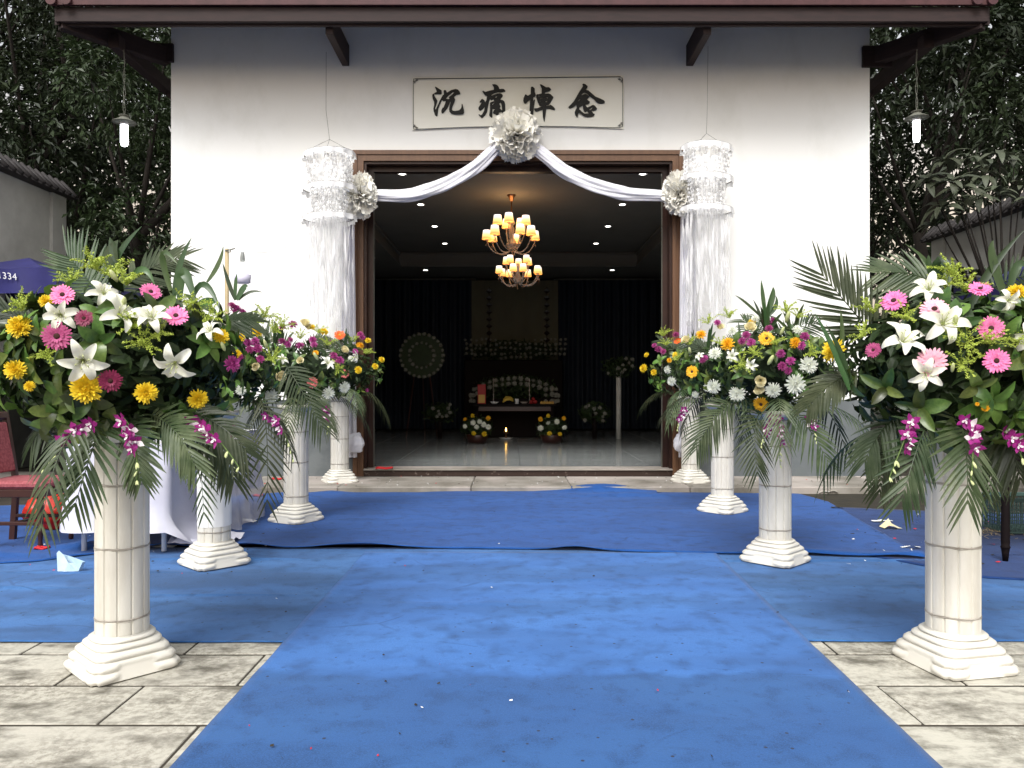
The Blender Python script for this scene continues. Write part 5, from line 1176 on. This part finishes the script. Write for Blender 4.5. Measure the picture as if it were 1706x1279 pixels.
# ------------------------------------------------------------------ right side: black table, crates
lp = gp(1675, 937); t = thing('black_table', (lp.x+.45, lp.y+.3, .01), 'dark lacquered table with turned legs at the right edge behind the nearest bouquet', 'table')
for (x, y) in ((-.45, -.3), (.45, -.3), (-.45, .3), (.45, .3)):
    q = MB(); q.lathe([(.016, 0), (.022, .06), (.026, .085), (.030, .09), (.024, .10), (.026, .12), (.024, .45), (.034, .55), (.034, .72)], 14, Matrix.Translation((x, y, 0))); q.build('leg', m_black, t, True)
b = MB(); b.bbox((-.5, -.36, .72), (.5, .36, .76), .006); b.build('tabletop', m_black, t); b = MB(); b.bbox((-.44, -.31, .64), (.44, .31, .718), .004); b.build('apron', m_black, t)
def crate(x, y, z, label, s=(.42, .3, .26)):
    t = thing('plastic_crate', (x, y, z), label, 'crate', 'green grey lattice crates at the right'); b = MB(); w, d, h = s
    b.bbox((-w/2, -d/2, 0), (w/2, d/2, .015), .003); b.bbox((-w/2-.01, -d/2-.01, h-.03), (w/2+.01, -d/2+.012, h), .003); b.bbox((-w/2-.01, d/2-.012, h-.03), (w/2+.01, d/2+.01, h), .003)
    b.bbox((-w/2-.01, -d/2+.013, h-.03), (-w/2+.012, d/2-.013, h), .003); b.bbox((w/2-.012, -d/2+.013, h-.03), (w/2+.01, d/2-.013, h), .003); b.build('rim', m_crate, t)
    b = MB(); n = 16
    for i in range(n+1):
        x_ = -w/2+.004+(w-.008)*i/n; b.box((x_-.004, -d/2, .016), (x_+.004, -d/2+.005, h-.031)); b.box((x_-.004, d/2-.005, .016), (x_+.004, d/2, h-.031))
    for i in range(11):
        y_ = -d/2+.01+(d-.02)*i/10; b.box((-w/2, y_-.004, .016), (-w/2+.005, y_+.004, h-.031)); b.box((w/2-.005, y_-.004, .016), (w/2, y_+.004, h-.031))
    for j in range(1, 8):
        zz = .016+(h-.047)*j/8; b.box((-w/2, -d/2-.001, zz-.004), (w/2, -d/2+.004, zz+.004)); b.box((-w/2-.001, -d/2, zz-.004), (-w/2+.004, d/2, zz+.004))
    b.build('lattice_side', m_crate, t)
cp = gp(1735, 893); crate(cp.x, cp.y+.15, .018, 'lattice crate standing on the dark carpet under the black table', (.52, .32, .27))
crate(5.55, 7.3, 1.62, 'lattice crate on the stacked boxes behind the right bouquet', (.5, .34, .3))
b = MB(); b.bbox((5.2, 7.1, 0), (5.95, 7.6, .8), .01); b.bbox((5.22, 7.12, .802), (5.9, 7.58, 1.61), .01); tag(b.build('storage_box', m_coping), 'dark storage boxes stacked behind the right bouquet', 'box')

# ------------------------------------------------------------------ tents
def tent(x, y, z, w, d, h, vh, label, digits=None, side=-1):
    t = thing('canopy_tent', (x, y, 0), label, 'tent', 'blue canopy tents either side of the hall')
    b = MB(); pk = (0, 0, z+h); c = [(-w/2, -d/2, z), (w/2, -d/2, z), (w/2, d/2, z), (-w/2, d/2, z)]
    def sl(a, bb_):
        a, bb_ = Vector(a), Vector(bb_); P_ = Vector(pk)
        b.grid(12, 9, lambda u, v: tuple(a.lerp(bb_, u).lerp(P_, v) - Vector((0, 0, .05*math.sin(math.pi*v)+.06*math.sin(math.pi*u)*(1-v)*.5))))
    for i in range(4): sl(c[i], c[(i+1) % 4])
    b.build('canopy', m_purple_cloth, t, True)
    b = MB()
    for i in range(4):
        a, e = Vector(c[i]), Vector(c[(i+1) % 4]); nn = (e-a).normalized().cross(Vector((0, 0, 1)))
        b.grid(40, 5, lambda u, v: tuple(a.lerp(e, u) - Vector((0, 0, vh*v+.03*math.sin(math.pi*u)*(1-v))) + nn*(.01+.02*math.sin(u*26)*v)))
    b.build('valance', m_purple_cloth, t, True)
    for (px_, py_, _) in c: q = MB(); q.tube([(px_*.97, py_*.97, 0), (px_*.97, py_*.97, z)], .02, 8); q.build('pole', m_greymetal, t, True)
    if digits:
        cu = bpy.data.curves.new('digits', 'FONT'); cu.body = digits; cu.size = .100; cu.extrude = .001; cu.space_character = 1.08; cu.shear = -.25; tmp = bpy.data.objects.new('tmp', cu); COL.objects.link(tmp)
        dg = bpy.context.evaluated_depsgraph_get(); me = bpy.data.meshes.new_from_object(tmp.evaluated_get(dg)); bpy.data.objects.remove(tmp); me.materials.clear(); me.materials.append(m_tent_white)
        o = inst('printed_number', me, t, Matrix.Translation((w/2-.72, -d/2-.045, z-.12)) @ Matrix.Rotation(R(6), 4, 'Y') @ Matrix.Rotation(R(90), 4, 'X'))
tent(-5.86, 9.25, 2.42, 1.94, 2.1, .27, .29, 'dark blue canopy tent with white printed numbers at the left edge', '411334')
tent(7.35, 9.6, 2.55, 2.4, 2.0, .5, .32, 'blue canopy tent peeking in at the right edge')

# ------------------------------------------------------------------ yard walls
def yard_wall(x, y0, y1, h, sgn, label):
    t = thing('yard_wall', (x, y0, 0), label, 'wall', 'whitewashed yard walls with tiled coping'); L = y1-y0
    b = MB(); b.box((-.12, 0, 0), (.12, L, h)); b.build('wall', m_wallgrey, t)
    q = MB(); q.box((-.135, -.01, 0), (.135, L-.345, 1.0)); q.build('plinth_band', m_yardplinth, t)  # darker band along the lower part of the wall
    b = MB(); b.bbox((-.16, L-.34, 0), (.165, L+.01, h+.005), .004); b.build('pilaster', m_wallgrey, t)
    b = MB(); b.add([(-.3, -.1, h), (.3, -.1, h), (.06, -.1, h+.24), (-.06, -.1, h+.24), (-.3, L+.12, h), (.3, L+.12, h), (.06, L+.12, h+.24), (-.06, L+.12, h+.24)], [(0,1,2,3),(7,6,5,4),(0,4,5,1),(1,5,6,2),(2,6,7,3),(3,7,4,0)]); cp_ = b.build('coping', m_coping, t)
    rib = MB(); rib.tube([(.30, 0, .02), (.07, 0, .25)], .035, 6); rib.tube([(-.30, 0, .02), (-.07, 0, .25)], .035, 6); rm = rib.mesh('coping_tile', m_coping, True)
    y = -.05
    while y < L+.1: inst('coping_tile', rm, t, Matrix.Translation((0, y, h))); y += .16
m_yardplinth = mat('dark_yard_plinth', (0.030, 0.030, 0.028), 0.8, (0.05, 0.05, 0.045), 2)
m_wallgrey = mat('weathered_whitewash', (0.60, 0.60, 0.56), 0.9, (0.42, 0.42, 0.39), 1.0, bump=0.05, bscale=30, col3=(0.50, 0.50, .47), scale3=.6)
yard_wall(-6.95, 4.0, 11.6, 4.0, 1, 'grey white yard wall with dark tiled coping behind the left tent')
yard_wall(7.15, 4.0, 12.7, 3.55, -1, 'grey white yard wall with dark tiled coping behind the right shrub')

# ------------------------------------------------------------------ trees
def crown_mesh(clusters, nleaf, size, seed, m, droop=.35, narrow=.2):
    rr = random.Random(seed); b = MB(); vs = []; fs = []
    tot = sum(c[1]**2 for c in clusters)
    for (c, r) in clusters:
        for k in range(int(nleaf*r*r/tot)):
            if k % 9 == 0:
                n_ = Vector((rr.gauss(0, 1), rr.gauss(0, 1), rr.gauss(0, 1))).normalized(); q = c + n_*r*(rr.random()**.4)*1.0; td = (n_*.6 + Vector((rr.gauss(0, .4), rr.gauss(0, .4), rr.gauss(0, .3)-.2))).normalized(); tl = size*rr.uniform(1.5, 2.6)
            p = q + td*tl*(k % 9)/9 + Vector((0, 0, -.25*tl*((k % 9)/9)**2))
            d = (td*.6 + Vector((rr.gauss(0, .55), rr.gauss(0, .55), rr.gauss(0, .25)-droop))).normalized(); sd_ = d.cross(Vector((rr.gauss(0, .5), rr.gauss(0, .5), 1))).normalized(); L = size*rr.uniform(.6, 1.3); w = L*narrow
            i = len(vs); nn = sd_.cross(d)*L*.12
            vs += [p, p+d*L*.5+sd_*w+nn, p+d*L, p+d*L*.5-sd_*w+nn, p+d*L*.45-nn*.2]; fs += [(i, i+1, i+4), (i+1, i+2, i+4), (i+2, i+3, i+4), (i+3, i, i+4)]
    b.v = [tuple(v) for v in vs]; b.f = fs; b.m = [0]*len(fs)
    return b
def tree(x, y, h, rc, label, seed, m, nleaf, size, zlow=.35, ncl=16, kind='tree', trunk=.16):
    rr = random.Random(seed); t = thing(kind, (x, y, 0), label, 'tree', 'dark leafy trees behind the hall and yard walls'); cl_ = []; b = MB()
    tr = [Vector((rr.uniform(-.1, .1)*i, rr.uniform(-.1, .1)*i, h*.8*i/6)) for i in range(7)]; b.tube(tr, [trunk*(1-.12*i) for i in range(7)], 9)
    for k in range(ncl):
        a = k*2.4+rr.uniform(-.4, .4); f = rr.uniform(zlow, 1); c = Vector((math.cos(a)*rc*rr.uniform(.2, .85)*(1.15-.5*abs(f-.6)), math.sin(a)*rc*rr.uniform(.2, .85), h*f)); r = rc*rr.uniform(.28, .5); cl_.append((c, r))
        s_ = tr[min(6, max(1, int(f*5)))]; b.tube(bez(s_, s_.lerp(c, .5)+Vector((0, 0, -.1)), c, 5), [trunk*.3*(1-.15*i) for i in range(6)], 5)
    b.build('trunk', m_bark, t, True)
    tag(crown_mesh(cl_, nleaf, size, seed, m).build('crown', m, t), kind=None)
    return t
tree(-8.6, 14.5, 9.5, 2.6, 'dense dark tree right above the left yard wall', 1, m_crown, 16000, .16, .25)
tree(-11.8, 15.5, 11, 3.2, 'tall dark tree at the far left with bright gaps in its crown', 2, m_crown, 16000, .17, .25)
tree(-5.9, 12.6, 6.6, 1.5, 'smaller tree with fresher green leaves beside the left end of the eave', 3, m_crown2, 7500, .12, .55, 9)
tree(-6.6, 18.5, 10, 2.8, 'slender trunked tree behind the left corner of the hall', 4, m_crown, 14000, .15, .2)
tree(8.0, 14.5, 10, 2.7, 'dense dark tree above the right yard wall', 5, m_crown, 16000, .16, .45)
tree(11.5, 15.5, 11, 3.2, 'tall dark tree at the far right edge', 6, m_crown, 16000, .17, .3)
tree(6.6, 19.5, 10, 2.7, 'bare stemmed tree behind the right corner of the hall with sunlight between its branches', 7, m_crown, 6500, .15, .28)
tree(9.3, 20.5, 11, 2.9, 'thin dark tree farther back on the right with bright sky behind it', 8, m_crown, 7000, .15, .25)
for side, (x0, x1), sd_, nl in (('left', (-26, -5.5), 31, 30000), ('right', (5.5, 26), 32, 18000)):
    rr = random.Random(sd_); cl_ = [(Vector((rr.uniform(x0, x1), rr.uniform(23, 27), rr.uniform(.5, 15))), rr.uniform(1.2, 2.4)) for _ in range(85 if side == 'left' else 60)]
    tag(crown_mesh(cl_, nl, .42, sd_, m_crown).build('forest', m_crown), f'dark mass of distant woodland behind the {side} trees', 'forest', kind='stuff')
# shrub with large grey-green leaves at the right wall
t = thing('broadleaf_shrub', (6.35, 9.9, 0), 'broad leaved grey green shrub with forked stems before the right yard wall', 'shrub')
rr = random.Random(40); b = MB(); base = Vector((.15, 0, 0)); fork = Vector((.05, 0, 1.85)); b.tube([base, Vector((.1, 0, 1)), fork], [.05, .04, .035], 8); tips = []
for (px, py, dy) in ((1545,300,-.2),(1575,268,0),(1610,262,.1),(1640,290,0),(1665,258,-.1),(1690,262,.1),(1600,320,-.3),(1570,345,-.2),(1630,330,-.2),(1665,322,-.2),(1700,310,0),(1560,372,.1),(1600,355,.1),(1735,290,0),(1720,340,-.1),(1586,300,-.3),(1650,275,.3)):
    e = at(px, py, 9.9+dy)-Vector((6.35, 9.9, 0)); mid = fork.lerp(e, .5)+Vector((0, 0, -.12)); b.tube(bez(fork, mid, e, 6), [.018-.002*i for i in range(7)], 5); tips.append(e)
b.build('stem', m_bark, t, True)
shl = leaf_mesh(m_shrub, .155, .25, .25, 'leaf', .35)
for e in tips:
    ax = (e-fork).normalized()+Vector((0, -.3, .3)); ax.normalize(); e1 = ax.orthogonal().normalized(); e2 = ax.cross(e1)
    for j in range(12):
        an = j*2.4+rr.uniform(-.3, .3); rd = e1*math.cos(an)+e2*math.sin(an); el = R(rr.uniform(-10, 45)); d = (rd*math.cos(el)+ax*math.sin(el)+Vector((0, 0, -.15))).normalized(); up = (ax-d*ax.dot(d)).normalized(); sdv = d.cross(up); s = rr.uniform(.2, .33)
        q = e+ax*rr.uniform(-.05, .03); inst('leaf', shl, t, Matrix(((sdv.x*s, d.x*s, up.x*s, q.x), (sdv.y*s, d.y*s, up.y*s, q.y), (sdv.z*s, d.z*s, up.z*s, q.z), (0, 0, 0, 1))))
t = thing('yard_bush', (-5.85, 11.6, 0), 'dark rounded bush against the end of the left yard wall', 'bush')
cl_ = [(Vector((rr.uniform(-.5, .6), rr.uniform(-.3, .3), rr.uniform(.4, 2.8))), rr.uniform(.35, .55)) for _ in range(14)]; crown_mesh(cl_, 2600, .13, 9, m_crown, narrow=.35).build('crown', m_crown, t)
b = MB(); b.tube([(0, 0, 0), (0, 0, 2.2)], .04, 6); b.build('stem', m_bark, t)
t = thing('yard_bush', (5.6, 11.3, 0), 'dark low bush behind the right corner of the hall', 'bush')
cl_ = [(Vector((rr.uniform(-.8, 1.0), rr.uniform(-.3, .3), rr.uniform(.3, 2.6))), rr.uniform(.35, .55)) for _ in range(16)]; crown_mesh(cl_, 3000, .14, 19, m_crown, narrow=.35).build('crown', m_crown, t)
b = MB(); b.tube([(0, 0, 0), (0, 0, 2.0)], .04, 6); b.build('stem', m_bark, t)

# ------------------------------------------------------------------ altar inside the hall
TYY = 14.2
t = thing('offering_table', (.05, TYY, FZ), 'dark carved offering table standing at the back of the hall', 'table'); TH = .66
b = MB(); b.bbox((-.76, -.3, TH-.04), (.76, .3, TH), .006); b.build('tabletop', m_black, t); b = MB(); b.bbox((-.7, -.26, TH-.13), (.7, .26, TH-.042), .004); b.build('apron', m_chairwood, t)
for (x, y) in ((-.68, -.24), (.68, -.24), (-.68, .24), (.68, .24)): q = MB(); q.tube([(x, y, 0), (x*1.02, y, .3), (x, y, TH-.04)], [.03, .022, .035], 8); q.build('leg', m_black, t, True)
TZ = FZ+TH
def ontable(px): return at(px, 0, TYY).x
c = (ontable(803), TYY-.1, TZ); t = thing('gift_box', c, 'upright red box with gold lower half on the left of the offering table', 'box')
b = MB(); b.bbox((-.075, -.04, .0), (.075, .04, .36), .004); b.build('box', m_redbox, t); b = MB(); b.box((-.06, -.043, .02), (.06, -.0405, .17)); b.build('gold_label', m_gold, t)
t = thing('banana_bunch', (ontable(846), TYY-.1, TZ), 'bunch of yellow bananas on the offering table', 'fruit')
for k in range(5): b = MB(); b.tube([(-.09+.002*k, -.05+.025*k, .03+.012*k), (-.03, -.05+.025*k, .075+.012*k), (.04, -.05+.02*k, .085+.01*k), (.10, -.04+.02*k, .05+.01*k)], [.012, .02, .02, .009], 7); b.build('banana', m_banana, t, True)
b = MB(); b.lathe([(.028, 0), (.034, .005), (.036, .095), (.032, .096)], 16); o = b.build('cup', m_enamel, smooth=True); o.location = (ontable(861), TYY-.15, TZ); tag(o, 'small white cup in the middle of the offering table', 'cup')
for i, (px, lb) in enumerate(((824, 'low pale dish of snacks left of the bananas'), (873, 'small glass bowl right of the white cup'))):
    b = MB(); b.lathe([(.04, 0), (.045, .005), (.085, .04), (.08, .042), (.04, .012)], 20); o = b.build('dish', m_enamel if i == 0 else m_glass, smooth=True); o.location = (ontable(px), TYY-.12, TZ); tag(o, lb, 'dish', 'dishes on the offering table')
t = thing('fruit_pile', (ontable(889), TYY-.1, TZ), 'small pile of dark red apples on the right of the offering table', 'fruit')
for (x, y, z) in ((-.05, 0, .035), (.03, 0, .035), (-.01, .06, .035), (-.01, .02, .09)): b = MB(); b.ball((x, y, z), .036, 12, 8); b.build('apple', m_redbox, t, True)
t = thing('foil_ingots', (ontable(911), TYY-.1, TZ), 'shiny folded foil ingots at the right end of the offering table', 'offering')
for k in range(5): b = MB(); x = -.1+.05*k; b.add([(x-.03, -.02, .03), (x+.03, -.02, .03), (x+.02, -.015, 0), (x-.02, -.015, 0), (x-.03, .02, .03), (x+.03, .02, .03), (x+.02, .015, 0), (x-.02, .015, 0), (x, 0, .055)], [(0,3,2,1),(4,5,6,7),(0,4,7,3),(1,2,6,5),(0,1,8),(1,5,8),(5,4,8),(4,0,8)]); b.build('ingot', m_gold, t)
for s_, px, lb in ((0, 822, 'left clear glass candle stick on the offering table'), (1, 882, 'right clear glass candle stick on the offering table')):
    b = MB(); b.lathe([(.03, 0), (.01, .02)]+[(.014 if k % 2 else .006, .03+.045*k) for k in range(11)], 12); o = b.build('candle_stick', m_glass, smooth=True); o.location = (ontable(px), TYY, TZ); tag(o, lb, 'candle stick', 'glass candle sticks on the offering table')
def mums(t, pts, r, seed, mesh='mw'):
    rr = random.Random(seed)
    for p in pts: inst('chrysanthemum', ms[mesh], t, frame(p, Vector((rr.gauss(0,.3), -1, rr.gauss(.2,.3))), rr.uniform(0, 6), r*rr.uniform(.8, 1.15)))
def leafball(t, c, rad, n, size, seed):
    rr = random.Random(seed); b = MB(); lv = [(0,0,0),(.22,.4,.05),(0,1,-.1),(-.22,.4,.05)]
    for k in range(n):
        n_ = Vector((rr.gauss(0,1), rr.gauss(0,1), rr.gauss(0,1))).normalized(); p = Vector(c)+Vector((n_.x*rad[0], n_.y*rad[1], n_.z*rad[2]))*rr.uniform(.6, 1); b.add(lv, [(0,1,2,3)], frame(p, n_+Vector((rr.gauss(0,.5), rr.gauss(0,.5), rr.gauss(0,.5))), rr.uniform(0, 6), size))
    tag(b.build('foliage', m_leaf_in, t), kind='stuff')
for s_, px, lb in ((0, 795, 'left floor basket of white and yellow chrysanthemums before the offering table'), (1, 919, 'right floor basket of white and yellow chrysanthemums before the offering table')):
    Y = 13.25; x = at(px, 0, Y).x; t = thing('flower_basket', (x, Y, FZ), lb, 'flower basket', 'flower baskets on the hall floor')
    b = MB(); b.lathe([(.16, 0), (.2, .14), (.19, .15)], 20); b.build('basket', m_chairwood, t, True); leafball(t, (0, 0, .27), (.29, .22, .2), 420, .09, 60+s_)
    pos = [(-.2, .30), (-.06, .36), (.05, .38), (.2, .29), (.0, .29), (.12, .33)] if s_ == 0 else [(-.2, .27), (-.07, .36), (.08, .38), (.21, .28)]
    mums(t, [Vector((a, -.22, c)) for a, c in pos], .052, 70+s_); mums(t, [Vector((a, -.22, c)) for a, c in ((-.05, .18), (.13, .17), (-.07, .48))], .048, 72+s_, 'my'); mums(t, [Vector((a, -.2, c)) for a, c in ((-.2, .42), (.2, .44))], .045, 76+s_, 'mo')
c = gp(843, 731, FZ); t = thing('oil_lamp', c, 'small burning oil lamp in a white dish on the hall floor', 'lamp')
b = MB(); b.lathe([(.08, 0), (.10, .003), (.135, .025), (.13, .027), (.09, .008)], 28); b.build('dish', m_enamel, t, True)
b = MB(); b.lathe([(.05, .012), (.012, .03), (.012, .09), (.045, .11), (.055, .14), (.05, .142)], 18); b.build('stand', m_brass, t, True)
b = MB(); b.lathe([(.004, .14), (.014, .155), (.012, .175), (.003, .205), (.001, .21)], 10); b.build('flame', m_flame, t, True)
# wreath at left, flower banks behind the table
c = at(703, 592, 14.6); t = thing('wreath', (c.x, 14.6, FZ), 'round wreath with two rings of white flowers standing left in the hall', 'wreath'); H = c.z-FZ
b = MB(); b.lathe([(.43, -.03), (.43, 0)], 32, Matrix.Translation((0, 0, H)) @ Matrix.Rotation(R(90), 4, 'X')); b.build('disc', m_leaf_in, t)
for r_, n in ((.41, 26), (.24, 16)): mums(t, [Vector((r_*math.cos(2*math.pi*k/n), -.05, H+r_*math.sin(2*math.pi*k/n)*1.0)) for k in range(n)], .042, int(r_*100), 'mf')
for k in (-1, 1): q = MB(); q.tube([(.3*k, -.02, 0), (.1*k, .02, H)], .014, 6); q.build('leg', m_chairwood, t)
q = MB(); q.tube([(0, .5, 0), (0, .04, H)], .014, 6); q.build('leg', m_chairwood, t)
t = thing('flower_arch', (.05, 14.75, FZ), 'arch of white chrysanthemums standing behind the offering table', 'flower display')
b = MB(); b.bbox((-.8, 0, 0), (.8, .25, .75), .02); b.build('stand', m_black, t); leafball(t, (0, .1, .95), (.85, .15, .28), 900, .1, 81)
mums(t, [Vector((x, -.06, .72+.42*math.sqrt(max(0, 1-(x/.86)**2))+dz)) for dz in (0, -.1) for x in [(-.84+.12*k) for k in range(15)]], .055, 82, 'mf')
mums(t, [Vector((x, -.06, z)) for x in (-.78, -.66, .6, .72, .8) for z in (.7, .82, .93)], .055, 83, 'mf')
t = thing('flower_bank', (.08, 16.2, FZ), 'wide dim bank of small cream flowers under the cream backdrop', 'flower display')
b = MB(); b.bbox((-1.1, 0, 0), (1.0, .4, 1.55), .02); b.build('stand', m_black, t); leafball(t, (-.05, .1, 1.75), (1.1, .2, .22), 1200, .1, 84); rr = random.Random(5)
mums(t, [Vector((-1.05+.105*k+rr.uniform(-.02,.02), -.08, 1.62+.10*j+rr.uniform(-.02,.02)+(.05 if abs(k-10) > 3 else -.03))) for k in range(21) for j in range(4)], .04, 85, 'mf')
for s_, x, z, lb in ((0, -1.35, .5, 'dim low flower stand left of the offering table'), (1, 1.55, .5, 'dim low flower stand right of the offering table'), (2, 2.0, 1.35, 'dim tall flower stand at the right of the hall')):
    t = thing('flower_stand', (x, 14.3, FZ), lb, 'flower stand', 'flower stands inside the hall'); b = MB(); b.tube([(0, 0, 0), (0, 0, z)], .05, 10); b.build('post', m_wallgrey if s_ == 2 else m_black, t, True); leafball(t, (0, 0, z), (.32, .2, .2), 350, .1, 90+s_)
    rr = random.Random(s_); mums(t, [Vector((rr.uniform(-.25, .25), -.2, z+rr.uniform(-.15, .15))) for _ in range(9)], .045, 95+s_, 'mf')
for s_, x, lb in ((0, (815-CX)*16.9/F, 'vertical couplet strip hanging left on the cream backdrop'), (1, (911-CX)*16.9/F, 'vertical couplet strip hanging right on the cream backdrop')):
    t = thing('paper_garland', (x, 16.9, 3.35), lb, 'garland', 'paper garlands on the backdrop'); b = MB()
    for k in range(9):
        z = -.1-.155*k; b.add([(-.07, 0, z), (0, -.02, z+.06), (.07, 0, z), (0, -.02, z-.06)], [(0,1,2,3)])
    b.tube([(0, 0, 0), (0, 0, -1.5)], .006, 4); b.build('knot', m_marble_dk, t)
